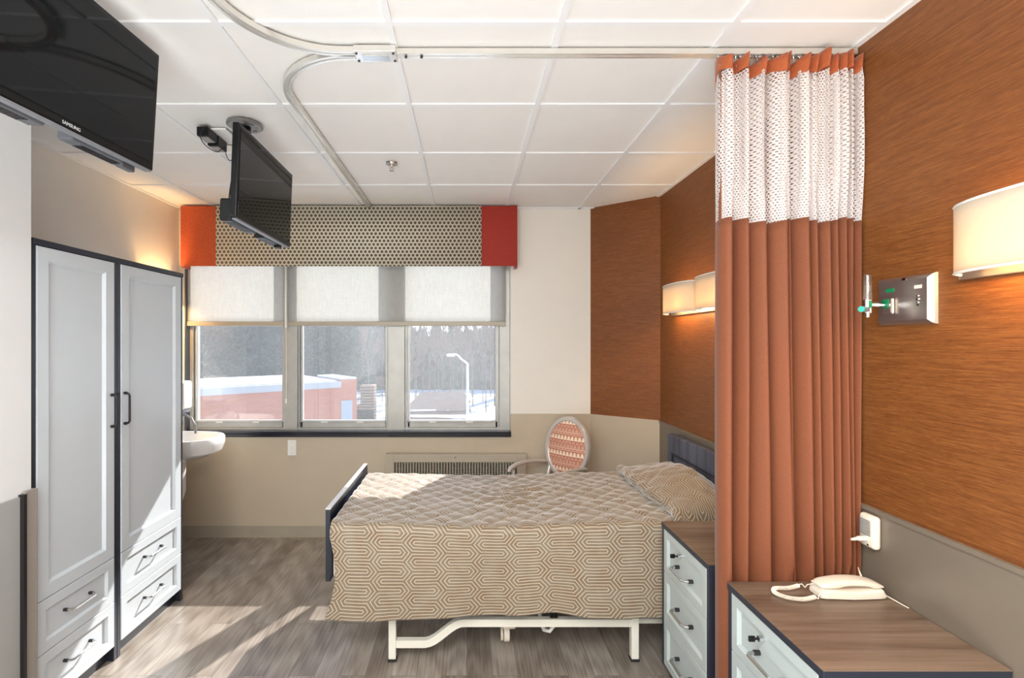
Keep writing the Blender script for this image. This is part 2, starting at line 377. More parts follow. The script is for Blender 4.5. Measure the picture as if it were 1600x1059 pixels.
def obj(name, bm, mat, parent=None, smooth=False, bev=0.0):
    bmesh.ops.recalc_face_normals(bm, faces=bm.faces)
    me = bpy.data.meshes.new(name)
    base = Vector((0, 0, 0))
    if parent is not None: base = parent.matrix_basis.translation if parent.parent is None else parent.parent.matrix_basis.translation
    else:
        xs = [v.co for v in bm.verts]
        lo = Vector([min(v[i] for v in xs) for i in range(3)]); hi = Vector([max(v[i] for v in xs) for i in range(3)])
        base = Vector(((lo.x+hi.x)/2, (lo.y+hi.y)/2, lo.z))
    bmesh.ops.translate(bm, verts=bm.verts, vec=-base)
    bm.to_mesh(me); bm.free()
    me.materials.append(M[mat] if isinstance(mat, str) else mat)
    if smooth:
        for p in me.polygons: p.use_smooth = True
    o = bpy.data.objects.new(name, me); COL.objects.link(o)
    if parent is not None: o.parent = parent
    else: o.location = base
    if smooth: 
        md = o.modifiers.new('es', 'EDGE_SPLIT'); md.split_angle = math.radians(40)
    return o
def grid_obj(name, ni, nj, f, uvf, mat, parent=None, solid=0.0, cyc=False):
    me = bpy.data.meshes.new(name); vs = [f(i, j) for j in range(nj) for i in range(ni)]
    fs = [(j*ni+i, j*ni+i+1, (j+1)*ni+i+1, (j+1)*ni+i) for j in range(nj-1) for i in range(ni-1)]
    if parent is not None: base = parent.location if parent.parent is None else parent.parent.location
    else: base = Vector((sum(v[0] for v in vs)/len(vs), sum(v[1] for v in vs)/len(vs), min(v[2] for v in vs)))
    me.from_pydata([tuple(Vector(v)-base) for v in vs], [], fs)
    uvl = me.uv_layers.new(name='UVMap')
    for p in me.polygons:
        p.use_smooth = True
        for li in p.loop_indices:
            vi = me.loops[li].vertex_index; uvl.data[li].uv = uvf(vi % ni, vi//ni)
    me.materials.append(M[mat]); o = bpy.data.objects.new(name, me); COL.objects.link(o)
    if parent is not None: o.parent = parent
    else: o.location = base
    if solid: 
        md = o.modifiers.new('s', 'SOLIDIFY'); md.thickness = solid; md.offset = 0
    return o
def tag(o, label=None, cat=None, group=None, kind=None):
    if label: o['label'] = label
    if cat: o['category'] = cat
    if group: o['group'] = group
    if kind: o['kind'] = kind
    return o
def thing(name, loc, label, cat, group=None, kind=None):
    o = bpy.data.objects.new(name, None); COL.objects.link(o); o.empty_display_size = 0.05
    o.location = loc; return tag(o, label, cat, group, kind)
def struct(name, bm, mat, parent=None, label=None, smooth=False):
    o = obj(name, bm, mat, parent, smooth)
    if parent is None: o['kind'] = 'structure'; o['category'] = name.split('_')[0]
    if label: o['label'] = label
    return o
def copy_thing(o, loc=None, label=None, group=None, rotz=None):
    c = o.copy(); COL.objects.link(c)
    if loc: c.location = loc
    if rotz is not None: c.rotation_euler = (0, 0, rotz)
    if label: c['label'] = label
    if group: c['group'] = group
    for ch in list(o.children):
        k = ch.copy(); COL.objects.link(k); k.parent = c
        for g in list(ch.children):
            q = g.copy(); COL.objects.link(q); q.parent = k
    return c
def AT(px, py, Y): return Vector(((px-VX)*Y/FPX, Y, CZ-(py-VY)*Y/FPX))
def text_mesh(name, s, size, mat, parent, mtx, depth=0.0004):
    cu = bpy.data.curves.new(name, 'FONT'); cu.body = s; cu.size = size; cu.extrude = depth; cu.align_x = 'CENTER'; cu.align_y = 'CENTER'
    t = bpy.data.objects.new(name+'_c', cu); COL.objects.link(t)
    me = bpy.data.meshes.new_from_object(t); bpy.data.objects.remove(t); bpy.data.curves.remove(cu)
    base = parent.location if parent.parent is None else parent.parent.location
    me.transform(Matrix.Translation(-Vector(base)) @ mtx); me.materials.clear(); me.materials.append(M[mat]); me.name = name
    o = bpy.data.objects.new(name, me); COL.objects.link(o); o.parent = parent; return o

# ================================================================== ROOM SHELL
XL, XR, YB, ZC, XP, YP, YR = -2.43, 1.49, 4.19, 2.763, -1.80, 2.05, -2.6
ACX, ACY = 1.04, 3.83                      # angled corner wall runs (1.04, 4.19) -> (1.49, 3.83)
RAIL = 1.03
fl = B(); box(fl, XL-.15, XR+.15, YR-.15, YB+.15, -0.1, 0); struct('floor', fl, 'floor')
ce = B(); box(ce, XL-.15, XR+.15, YR-.15, YB+.15, ZC+.006, ZC+.1); struct('ceiling', ce, 'ceiling')
GX = [-2.106, -1.496, -0.886, -0.2765, 0.333, 0.943]; GY = [4.175-0.605*k for k in range(1, 12)]
g = B()
for x in GX: box(g, x-.012, x+.012, YR, YB, ZC-.002, ZC+.006)
for y in GY: box(g, XL, XR, y-.012, y+.012, ZC-.0015, ZC+.006)
box(g, XL, XL+.022, YR, YB, ZC-.002, ZC+.006); box(g, XL, XR, YB-.022, YB, ZC-.002, ZC+.006); box(g, XR-.022, XR, YR, YB, ZC-.002, ZC+.006)
struct('trim_1', g, 'grid', label='white ceiling grid of metal T bars')
# back wall around the window opening
WX0, WX1, WZ0, WZ1 = -2.385, 0.365, 0.885, 2.55
w = B()
box(w, XL-.15, WX0, YB, YB+.2, 0, ZC+.006); box(w, WX1, XR+.15, YB, YB+.2, 0, ZC+.006)
box(w, WX0, WX1, YB, YB+.2, WZ1, ZC+.006); box(w, WX0, WX1, YB, YB+.2, 0, WZ0)
struct('wall_back', w, 'wall', label='off-white back wall with the window')
w = B(); box(w, XL-.15, XL, YP, YB, 0, ZC+.006); struct('wall_left', w, 'wall', label='off-white left wall above the wardrobes')
w = B(); box(w, XL-.15, XP, YR, YP, 0, ZC+.006); struct('wall_left_near', w, 'wall_near', label='pale projecting wall at the left edge')
w = B(); box(w, XR, XR+.15, YR-.15, YB+.15, 0, ZC+.006); struct('wall_right', w, 'paper', label='right wall with burnt orange textured wallpaper')
w = B(); prism(w, [(ACX, YB), (XR, ACY), (XR+.05, ACY), (XR+.05, YB+.05), (ACX, YB+.05)], 0, ZC+.006)
struct('wall_corner', w, 'paper', label='angled corner wall with burnt orange textured wallpaper')
w = B(); box(w, XL-.15, XR+.15, YR-.15, YR, 0, ZC+.006); struct('wall_rear', w, 'wall', label='wall behind the viewpoint')
# wainscot panels with a narrow cap
def panel(name, x0, x1, y0, y1, mat, label):
    b = B(); box(b, x0, x1, y0, y1, 0.0, RAIL); return struct(name, b, mat, label=label)
b = B(); T = .008
box(b, XL, WX0, YB-T, YB, 0, RAIL); box(b, WX0, WX1, YB-T, YB, 0, .84); box(b, WX1, ACX, YB-T, YB, 0, RAIL)
box(b, WX1+.0, ACX, YB-T-.004, YB, RAIL-.008, RAIL+.004)
struct('trim_2', b, 'wainscot', label='taupe wainscot along the back wall')
b = B(); dx, dy = XR-ACX, ACY-YB; L = math.hypot(dx, dy); nx, ny = dy/L, -dx/L
prism(b, [(ACX, YB-T), (ACX+nx*T, YB+ny*T-T*.2), (XR+nx*T, ACY+ny*T), (XR, ACY)], 0, RAIL)
e = .013; prism(b, [(ACX, YB-T), (ACX+nx*e, YB+ny*e-T*.2), (XR+nx*e, ACY+ny*e), (XR, ACY)], RAIL-.008, RAIL+.004)
struct('trim_3', b, 'wainscot', label='taupe wainscot on the angled corner')
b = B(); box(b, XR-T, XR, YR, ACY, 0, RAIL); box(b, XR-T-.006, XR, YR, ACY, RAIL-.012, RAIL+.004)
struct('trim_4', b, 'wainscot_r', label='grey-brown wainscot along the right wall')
b = B(); box(b, XP, XP+T, YR, YP-.06, 0, RAIL-.012); struct('trim_5', b, 'wainscot_l', label='grey wainscot on the projecting left wall')
b = B(); box(b, XL, XL+T, YP+1.15, YB, 0, RAIL); struct('trim_6', b, 'wainscot', label='taupe wainscot on left wall beside the sink')
b = B(); box(b, XP, XP+.018, YP-.045, YP+.0, 0, RAIL+.004, .002); box(b, XP-.07, XP+.018, YP, YP+.012, 0, RAIL+.004, .002)
o = struct('trim_7', b, 'guard', label='speckled grey-brown corner guard')
b = B(); box(b, XP+.001, XP+.024, YP-.06, YP-.046, 0, RAIL-.004); struct('trim_8', b, 'guard_dark', label='dark edge channel beside corner guard')
# baseboards (cove base with a thin top lip)
b = B(); box(b, XL+T, ACX, YB-T-.008, YB-T, 0, .092); box(b, XL+T, ACX, YB-T-.016, YB-T, 0, .008); struct('baseboard_back', b, 'base')
b = B(); box(b, XL+T, XL+T+.008, YP+1.2, YB-T, 0, .092); struct('baseboard_left', b, 'base')
b = B(); box(b, XR-T-.008, XR-T, YR, ACY, 0, .092); struct('baseboard_right', b, 'base')
b = B(); box(b, XP+T, XP+T+.008, YR, YP-.06, 0, .092); struct('baseboard_left_near', b, 'base')

# ================================================================== WINDOW
win = thing('window_1', (-1.0, 4.27, WZ0), 'wide aluminium window with three sashes', 'window', kind='structure')
YW = 4.27
b = B()
for x0, x1 in ((WX0, -2.345), (-1.565, -1.455), (-0.680, -0.535), (0.275, WX1)): box(b, x0, x1, YW-.02, YW+.07, WZ0, WZ1, .003)
box(b, WX0, WX1, YW-.02, YW+.07, WZ1-.06, WZ1, .003); box(b, WX0, WX1, YW-.015, YW+.07, WZ0, .905, .002)
# slim vertical channels that give the jambs their stepped look
for x in (-2.330, -1.575, -1.445, -0.690, -0.525, 0.265): box(b, x-.006, x+.006, YW-.004, YW+.05, WZ0, WZ1)
obj('window_frame', b, 'alu', win)
panes = [(-2.322, -1.594), (-1.417, -0.706), (-0.496, 0.243)]
for (a, c) in panes:
    s = B(); Y0, Y1 = YW+.008, YW+.045; zt, zb = 2.5, .967
    box(s, a-.018, a, Y0, Y1, .905, zt, .002); box(s, c, c+.022, Y0, Y1, .905, zt, .002)
    box(s, a-.018, c+.022, Y0, Y1, .905, zb, .003); box(s, a, c, Y0, Y1, zt-.04, zt, .002)
    box(s, a-.02, c+.02, Y0-.014, Y0, zb-.014, zb-.004, .002)
    sash = obj('sash', s, 'alu', win)
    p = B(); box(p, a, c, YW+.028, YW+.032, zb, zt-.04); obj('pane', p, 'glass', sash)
    l = B()
    for q in (.27, .70): box(l, a+(c-a)*q-.03, a+(c-a)*q+.03, Y0-.022, Y0-.005, zb-.022, zb-.012, .002)
    obj('sash_latch', l, 'white', sash)
b = B(); box(b, WX0-.0, WX1+.004, YB-.028, YW-.012, .868, .889, .004); box(b, WX0, WX1+.004, YB-.028, YB-.010, .842, .868, .003)
obj('window_sill', b, 'sill', win)
b = B(); box(b, WX0+.001, WX0+.012, YB+.002, YW-.02, .89, WZ1-.01); obj('jamb_liner', b, 'alu_dark', win)

# ---- roller blinds
def blind(x0, x1, label):
    r = thing('roller_blind', ((x0+x1)/2, 4.213, 1.775), label, 'blind', 'roller blinds lowered over the top of the window')
    n = 40; nz = 12
    grid_obj('blind_cloth', n, nz, lambda i, j: (x0+(x1-x0)*i/(n-1), 4.213+.0015*math.sin(i*.7), 1.80+(2.50-1.80)*j/(nz-1)), lambda i, j: (i/n, j/nz), 'blind', r, .0008)
    q = B(); box(q, x0, x1, 4.207, 4.221, 1.775, 1.812, .004); obj('bottom_bar', q, 'rad', r)
    q = B(); cyl(q, (x0, 4.215, 2.51), (x1, 4.215, 2.51), .02); obj('roller_tube', q, 'white', r)
    return r
blind(-2.375, -1.552, 'narrow pale translucent roller blind on the sink side of the window')
blind(-1.512, 0.327, 'wide pale translucent roller blind covering two window panes')
q = B(); tube(q, [(-1.533, 4.2, 2.5), (-1.533, 4.198, 1.9), (-1.532, 4.197, 1.76)], .009, 8); c0 = obj('blind_wand', q, 'white', None, True)
tag(c0, 'white plastic wand hanging in the gap between the two blinds', 'blind wand')
q = B(); tube(q, [(-1.531, 4.197, 1.757), (-1.528, 4.198, 1.4), (-1.532, 4.2, 1.16)], .0022, 6); box(q, -1.538, -1.526, 4.195, 4.207, 1.12, 1.16, .002)
obj('pull_cord', q, 'white', c0)

# ---- valance
vr = thing('window_valance', (-.95, 4.08, 2.262), 'padded box valance with dotted centre between orange and red ends', 'valance')
VY0, VY1, VZ0, VZ1 = 4.07, 4.188, 2.262, 2.756
def slab(name, x0, x1, y0, mat, label=None):
    q = B(); box(q, x0, x1, y0, y0+.02, VZ0, VZ1, .006, 3); o = obj(name, q, mat, vr, True)
    if label: o['label'] = label
    return o
slab('end_panel', -2.352, -2.056, VY0, 'valorange', 'orange end panel'); slab('end_panel', .115, .412, VY0, 'valred', 'red end panel')
q = B(); box(q, .392, .412, VY0+.02, VY1, VZ0-.012, VZ1); obj('side_return', q, 'valred', vr)
q = B(); box(q, -2.352, -2.332, VY0+.02, VY1, VZ0-.012, VZ1); obj('side_return', q, 'valorange', vr)
grid_obj('centre_panel', 2, 2, lambda i, j: (-2.058+2.175*i, VY0-.001, VZ0-.002+(VZ1-VZ0+.002)*j), lambda i, j: (2.175*i, .494*j), 'valdots', vr, .006)
q = B(); box(q, -2.33, .39, VY0+.02, VY1, VZ1-.012, VZ1); obj('top_board', q, 'white', vr)

# ================================================================== CURTAIN TRACK
tr = thing('ceiling_curtain_track', (-.8, 1.9, 2.735), 'aluminium privacy curtain track with two curved branches on the ceiling', 'curtain track')
ZT = 2.745
def rail(pts, name):
    pts = [Vector(p) for p in pts]; q = B(); prof = [(-.016, -.009), (-.016, .012), (.016, .012), (.016, -.009), (.005, -.009), (.004, -.004), (-.004, -.004), (-.005, -.009)]
    rg = []
    for i, p in enumerate(pts):
        t = (pts[min(i+1, len(pts)-1)]-pts[max(i-1, 0)]).normalized(); n = Vector((-t.y, t.x, 0))
        rg.append([p+n*a+Vector((0, 0, c)) for a, c in prof])
    rings_mesh(q, rg); return obj(name, q, 'track', tr)
def arc(cx, cy, r, a0, a1, n=22): return [(cx+r*math.cos(math.radians(a0+(a1-a0)*k/n)), cy+r*math.sin(math.radians(a0+(a1-a0)*k/n)), ZT) for k in range(n+1)]
rail([(1.487, 1.905, ZT), (.6, 1.905, ZT), (-.31, 1.905, ZT)], 'straight_rail')
rail([(-.40, 1.918, ZT)]+arc(-.45, 2.268, .35, -90, -180)+[(-.80, 3.0, ZT), (-.80, 4.06, ZT)], 'window_branch_rail')
rail([(-.40, 1.892, ZT)]+arc(-.47, 1.542, .35, 90, 180)+[(-.82, 1.0, ZT), (-.82, -2.0, ZT)], 'near_branch_rail')
q = B(); box(q, -.43, -.27, 1.868, 1.942, ZT-.013, ZT+.013, .003); obj('junction_plate', q, 'track', tr)
q = B(); box(q, -.40, -.30, 1.886, 1.924, ZT-.018, ZT-.013, .001); obj('junction_cover', q, 'nickel', tr)
for x, y in ((-.42, 1.880), (-.42, 1.93), (-.28, 1.880), (-.28, 1.93), (-.235, 1.905), (-.175, 1.905)):
    q = B(); cyl(q, (x, y, ZT-.016), (x, y, ZT-.009), .005, seg=8); obj('junction_screw', q, 'bronze', tr)

# ================================================================== PRIVACY CURTAIN
cur = thing('privacy_curtain', (1.2, 1.9, .02), 'rust brown pleated privacy curtain with white open mesh top', 'curtain')
ctrl = [(1.00, 1.985), (.975, 1.95), (.962, 1.90), (.972, 1.862), (.990, 1.856), (1.000, 1.90)]
edges = [(1.003, 1.054, 1.862), (1.054, 1.122, 1.866), (1.122, 1.192, 1.852), (1.192, 1.216, 1.872), (1.216, 1.277, 1.858), (1.277, 1.313, 1.864), (1.313, 1.354, 1.855), (1.354, 1.388, 1.862), (1.388, 1.417, 1.856), (1.417, 1.446, 1.862), (1.446, 1.474, 1.856)]
for k, (xa, xb, yf) in enumerate(edges):
    w_ = xb-xa
    ctrl += [(xa-.003, 1.952), (xa+w_*.22, 1.932), (xa+w_*.55, yf+.030), (xa+w_*.85, yf+.004), (xb+.001, yf), (min(xb+.003, 1.476), yf+.012), (xb-.001, 1.91)]
ctrl = ctrl[:-2]+[(1.475, 1.88)]
def catmull(P, n):
    out = []
    for k in range(len(P)-1):
        p0, p1, p2, p3 = [Vector(P[max(0, min(len(P)-1, k+d))]) for d in (-1, 0, 1, 2)]
        for s in range(n):
            t = s/n; out.append(.5*((2*p1)+(p2-p0)*t+(2*p0-5*p1+4*p2-p3)*t*t+(3*p1-p0-3*p2+p3)*t**3))
    out.append(Vector(P[-1])); return out
path = catmull(ctrl, 8); NP = len(path); arcl = [0.0]
for a, c in zip(path, path[1:]): arcl.append(arcl[-1]+(c-a).length)
cm = Vector((0, 1.905))
def cpt(i, z, tight=1.0):
    p = path[i]; s = arcl[i]
    low = max(0.0, min(1.0, (2.1-z)/2.0))
    y = 1.905+(p.y-1.905)*(1.0+.10*low)*tight+.010*math.sin(s*5+z*1.6)*low
    x = p.x+.006*math.sin(s*9+z*2.1)*low
    x += .035*low*math.sin(PI*max(0, min(1, (x-1.06)/.41)))
    x = min(x, 1.472+.006*low)
    if z < .78: y = max(y, 1.858)
    return (x, min(y, 1.975) if z < .8 else y, z)
NZ = 46; Z0, Z1 = .03, 2.10
def mpt(i, j):
    z = zt(i)+(2.665-zt(i))*j/13; x, y, z = cpt(i, z); f = math.sin(PI*min(1, j/13*1.4+.02)/1.4*.98) if j < 13 else .3
    s = arcl[i]; return (min(1.477, x+.007*f*math.sin(s*118)), y+.013*f*math.sin(s*97+1), z)
def zt(i): return 2.10+.008*math.sin(arcl[i]*7)
grid_obj('cloth_panel', NP, NZ, lambda i, j: cpt(i, Z0+(zt(i)-Z0)*j/(NZ-1)), lambda i, j: (arcl[i], j*.05), 'curtain', cur, .0016)
grid_obj('mesh_panel', NP, 14, mpt, lambda i, j: (arcl[i], (zt(i)+(2.665-zt(i))*j/13)), 'net', cur)
def hemz(i): return 2.66+.012*math.sin(arcl[i]*21)-(.05*max(0, 1-arcl[i]/.09))
grid_obj('top_hem', NP, 4, lambda i, j: (cpt(i, 0)[0] if 0 else path[i].x+.004*math.sin(arcl[i]*60)*(j-1)*.5, 1.905+(path[i].y-1.905)*(1+.06*j), hemz(i)+.019*j+(.008*math.sin(arcl[i]*33) if j == 3 else 0)), lambda i, j: (arcl[i], j), 'hem', cur, .0016)
# vertical side hem running up through the mesh
i0 = min(range(NP), key=lambda i: abs(path[i].x-.9585)+(0 if 1.855 < path[i].y < 1.90 else 9)); n2 = 4
grid_obj('side_hem', n2, 10, lambda i, j: (lambda p: (p[0]-.002, p[1]-.004, p[2]))(cpt(i0+i, 2.09+(2.67-2.09)*j/9)), lambda i, j: (i, j), 'curtain', cur, .002)
q = B()
for k in range(0, NP, 9):
    p = path[k]; tube(q, [(p.x, p.y, 2.69), (p.x, 1.905+(p.y-1.905)*.3, 2.715), (p.x, 1.905, 2.742)], .0016, 6)
    lathe(q, (p.x, 1.905, 2.726), [(.001, 0), (.007, .002), (.007, .008), (.001, .010)], 8)
obj('curtain_hooks', q, 'chrome', cur)

# ================================================================== CASEWORK
def front(bm, xf, s, y0, y1, z0, z1, mg, dp=.012, ch=.016, th=.02):
    """drawer or door front: face plane x = xf, facing s; recessed centre with sloping edges"""
    def ring(m, dx): return [(xf-s*dx, y0+m, z0+m), (xf-s*dx, y1-m, z0+m), (xf-s*dx, y1-m, z1-m), (xf-s*dx, y0+m, z1-m)]
    rings_mesh(bm, [ring(0, th), ring(0, .0015), ring(.0015, 0), ring(mg, 0), ring(mg+ch*.35, dp), ring(mg+ch, dp)])
def pull(bm_bar, bm_post, p0, p1, out, r=.005, stand=.028):
    """bar handle between p0 and p1 standing off along out"""
    p0, p1, out = Vector(p0), Vector(p1), Vector(out); d = (p1-p0).normalized()
    tube(bm_bar, [p0+out*stand*.35, p0+out*stand*.8+d*.004, p0+out*stand+d*.014, p1+out*stand-d*.014, p1+out*stand*.8-d*.004, p1+out*stand*.35], r, 10)
    for p, bq in zip((p0, p1), bm_post if isinstance(bm_post, list) else (bm_post, bm_post)): tube(bq, [p, p+out*stand*.45], r*1.35, 10)
def wardrobe(y0, y1, hinge, label):
    xf = -1.81; xb = XL+.012; t = thing('wardrobe', ((xf+xb)/2, (y0+y1)/2, 0), label, 'wardrobe', 'white wardrobes along the left wall')
    q = B()
    box(q, xb, xf-.004, y0, y0+.022, 0, 2.075, .001); box(q, xb, xf-.004, y1-.022, y1, 0, 2.075, .001)
    box(q, xb, xf+.002, y0, y1, 2.05, 2.075, .001); box(q, xb, xb+.01, y0, y1, .02, 2.05)
    box(q, xb, xf-.024, y0+.022, y1-.022, .075, .095); obj('carcass', q, 'navy', t)
    q = B(); box(q, xf-.06, xf-.04, y0+.022, y1-.022, 0, .078); obj('kick_plate', q, 'navy', t)
    a, c = y0+.024, y1-.024
    q = B(); front(q, xf, 1, a, c, .538, 2.046, .058, .014, .03); d = obj('door', q, 'door', t)
    hy = (c-.022) if hinge == 'near' else (a+.022)
    qb, qp = B(), B(); pull(qb, qb, (xf, hy, 1.21), (xf, hy, 1.37), (1, 0, 0), .006); qp.free(); obj('door_handle', qb, 'bronze', d)
    for z0, z1 in ((.308, .534), (.078, .304)):
        q = B(); front(q, xf, 1, a, c, z0, z1, .045, .012, .024); dr = obj('drawer', q, 'door', t)
        m = (a+c)/2; zz = (z0+z1)/2+.01
        qb, qp = B(), [B(), B()]; pull(qb, qp, (xf-.012, m-.075, zz), (xf-.012, m+.075, zz), (1, 0, 0), .0055, .04)
        obj('drawer_handle', qb, 'nickel', dr)
        for qq in qp: obj('handle_post', qq, 'bronze', dr)
    return t
wardrobe(2.066, 2.572, 'near', 'tall white wardrobe beside the corner guard, with pale grey door and dark frame')
wardrobe(2.576, 3.165, 'far', 'tall white wardrobe next to the sink, with pale grey door and dark frame')

def nightstand(y0, y1, label):
    x0, x1, H = .965, XR-.012, .75
    t = thing('bedside_cabinet', ((x0+x1)/2, (y0+y1)/2, 0), label, 'bedside cabinet', 'white drawer bedside cabinets with wood tops')
    q = B(); box(q, x0+.004, x1, y0+.002, y0+.024, .05, H-.024); box(q, x0+.004, x1, y1-.024, y1-.002, .05, H-.024)
    box(q, x1-.012, x1, y0+.02, y1-.02, .05, H-.024); box(q, x0+.04, x1-.02, y0+.024, y1-.024, .0, .055); obj('carcass', q, 'navy', t)
    q = B(); box(q, x0, x1, y0, y1, H-.003, H, .0008); box(q, x0+.0015, x1, y0+.0015, y1-.0015, H-.006, H-.003); tp = obj('top', q, 'nstop', t)
    q = B(); box(q, x0+.0005, x1, y0+.0005, y1-.0005, H-.026, H-.0035, .001); obj('edge_band', q, 'navy', tp)
    a, c = y0+.026, y1-.026; hs = [(.515, .722), (.29, .512), (.06, .287)]
    for k, (z0, z1) in enumerate(hs):
        q = B(); front(q, x0+.003, -1, a, c, z0, z1, .036, .012, .026); dr = obj('drawer', q, 'nsdoor', t)
        m = (a+c)/2; zz = (z0+z1)/2-(.02 if k == 0 else 0)
        qb, qp = B(), [B(), B()]; pull(qb, qp, (x0+.015, m-.07, zz), (x0+.015, m+.07, zz), (-1, 0, 0), .0065, .045)
        obj('drawer_handle', qb, 'nickel', dr)
        for qq in qp: obj('handle_post', qq, 'bronze', dr)
        if k == 0:
            q = B(); lz = z1-.062; cyl(q, (x0+.016, m+.045, lz), (x0-.004, m+.045, lz), .0095); lk = obj('lock', q, 'chrome', dr, True)
            q = B(); box(q, x0-.016, x0-.004, m+.0435, m+.0465, lz-.003, lz+.003); box(q, x0-.037, x0-.014, m+.041, m+.049, lz-.010, lz+.010, .004, 2)
            obj('key', q, 'black', dr)
    return t
nightstand(1.345, 1.845, 'white drawer bedside cabinet with wood top carrying the telephone')
nightstand(1.985, 2.47, 'white drawer bedside cabinet tucked between the bed and the curtain')

# ================================================================== TELEPHONE
PX, PY, PZ = 1.335, 1.745, .7505
ph = thing('telephone', (PX, PY, PZ), 'cream corded desk telephone on near bedside cabinet', 'telephone')
Lh = .112
def sect(x, zlo, zhi, hw, n=16, e=2.6):
    out = []
    for k in range(n):
        a = 2*PI*k/n; ca, sa = math.cos(a), math.sin(a)
        out.append((PX+x, PY+hw*math.copysign(abs(ca)**(2/e), ca), PZ+(zlo+zhi)/2+(zhi-zlo)/2*math.copysign(abs(sa)**(2/e), sa)))
    return out
q = B(); rg = []
for k in range(25):
    t = -1+2*k/24; x = Lh*t; er = max(0, 1-abs(t)**30)**.5
    top = .031-.003*math.cos(t*PI)
    rg.append(sect(x, 0+.002*(1-er), .004+(top-.004)*max(.45, er), (.042-.006*abs(t))*max(.85, er), e=5))
rings_mesh(q, rg); obj('base', q, 'cream', ph, True)
q = B(); rg = []
for k in range(33):
    t = -1+2*k/32; x = (Lh-.002)*t-.001; er = max(.02, 1-abs(t)**14)**.5
    hi = .045+.018*max(0, 1-abs(t-.0)**2.4)
    lo = .032+.009*max(0, 1-((t-.12)/.55)**4)
    mid = (hi+lo)/2; rg.append(sect(x, mid-(mid-lo)*max(.35, er), mid+(hi-mid)*max(.6, er), .031*max(.8, er), e=3))
rings_mesh(q, rg); obj('handset', q, 'cream', ph, True)
# coiled cord: loops from the base to the handset, lying on the top
def coil(bm, pts, rr, turns, r):
    P = catmull([(p[0], p[1]) for p in pts], 10); zz = [p[2] for p in pts]
    n = turns*9; out = []
    for i in range(n+1):
        f = i/n*(len(P)-1); k = min(int(f), len(P)-2); fr = f-k; p = P[k].lerp(P[k+1], fr); t = (P[k+1]-P[k]).normalized()
        h = i/n*(len(zz)-1); kk = min(int(h), len(zz)-2); z = zz[kk]+(zz[kk+1]-zz[kk])*(h-kk)
        a = i/9*2*PI; out.append((p.x-t.y*rr*math.cos(a), p.y+t.x*rr*math.cos(a), z+rr*math.sin(a)))
    tube(bm, out, r, 5); return out
q = B(); zc = PZ+.0085
cpts = [(1.200, 1.715, zc), (1.150, 1.700, zc), (1.105, 1.712, zc), (1.082, 1.745, zc), (1.100, 1.775, zc), (1.150, 1.778, zc), (1.195, 1.792, zc+.002)]
oo = coil(q, cpts, .0062, 62, .0016)
tube(q, [oo[0], (1.208, 1.708, PZ+.006), (1.213, 1.715, PZ+.012), (1.226, 1.72, PZ+.018)], .0018, 6)
tube(q, [oo[-1], (1.203, 1.785, PZ+.02), (1.208, 1.775, PZ+.012), (1.212, 1.77, PZ+.025), (1.235, 1.755, PZ+.038)], .0018, 6)
obj('coiled_cord', q, 'cream', ph, True)
q = B(); tube(q, [(1.445, 1.755, PZ+.010), (1.456, 1.74, PZ+.007), (1.465, 1.70, PZ+.004), (1.4695, 1.67, PZ+.0025), (1.4715, 1.655, PZ+.0025)], .002, 6); obj('line_cord', q, 'cream', ph, True)
q = B(); tube(q, [(1.418, 1.782, PZ+.025), (1.415, 1.785, PZ+.050), (1.408, 1.79, PZ+.078)], [.0045, .0032, .0008], 8); obj('antenna', q, 'cream', ph, True)

# ================================================================== BED
BX0, BX1, BY0, BY1 = -.70, 1.44, 2.555, 3.50
bed = thing('hospital_bed', (.37, 3.03, 0), 'single hospital bed with dark footboard and white tubular frame', 'bed')
q = B(); box(q, -.742, -.716, 2.60, 3.57, .385, .762, .003); fb = obj('footboard', q, 'navy', bed, False); fb['label'] = 'dark blue-black footboard'
q = B(); box(q, -.743, -.715, 2.599, 3.571, .762, .767, .001); obj('edge_highlight', q, 'silverpaint', fb)  # pale strip stands in for light reflected along the top edge
q = B(); box(q, 1.42, 1.462, 2.50, 3.53, .40, .995, .004); hb = obj('headboard', q, 'headboard', bed)
q = B(); box(q, 1.412, 1.421, 2.58, 3.44, .86, .872, .001); box(q, 1.412, 1.421, 2.58, 2.592, .50, .872, .001); box(q, 1.412, 1.421, 3.428, 3.44, .50, .872, .001); obj('groove_moulding', q, 'navy', hb)
q = B(); box(q, BX0+.02, BX1-.03, BY0+.03, BY1-.03, .50, .665, .03, 3); obj('mattress', q, 'mattress', bed, True)
q = B(); box(q, BX0+.02, BX1-.03, BY0+.05, BY0+.09, .44, .495, .004); box(q, BX0+.02, BX1-.03, BY1-.09, BY1-.05, .44, .495, .004)
for x in (-.66, -.2, .3, .8, 1.36): box(q, x-.02, x+.02, BY0+.06, BY1-.06, .45, .492, .003)
box(q, BX0-.01, BX0+.03, BY0+.08, BY0+.11, .40, .60, .003); box(q, BX0-.01, BX0+.03, BY1-.11, BY1-.08, .40, .60, .003)
for y in (2.80, 3.25):
    for x0, x1 in ((-.45, .2), (.95, .3)): tube(q, [(x0, y, .21), (x1, y, .45)], .018, 8)
obj('deck_frame', q, 'bedwhite', bed)
for x in (-.385, .862):
    for y in (2.565, 3.43):
        q = B(); box(q, x-.019, x+.019, y-.019, y+.019, .012, .30, .003); lg = obj('leg', q, 'bedwhite', bed)
        q = B(); box(q, x-.022, x+.022, y-.022, y+.022, 0, .013, .002); obj('rubber_foot', q, 'rubber', lg)
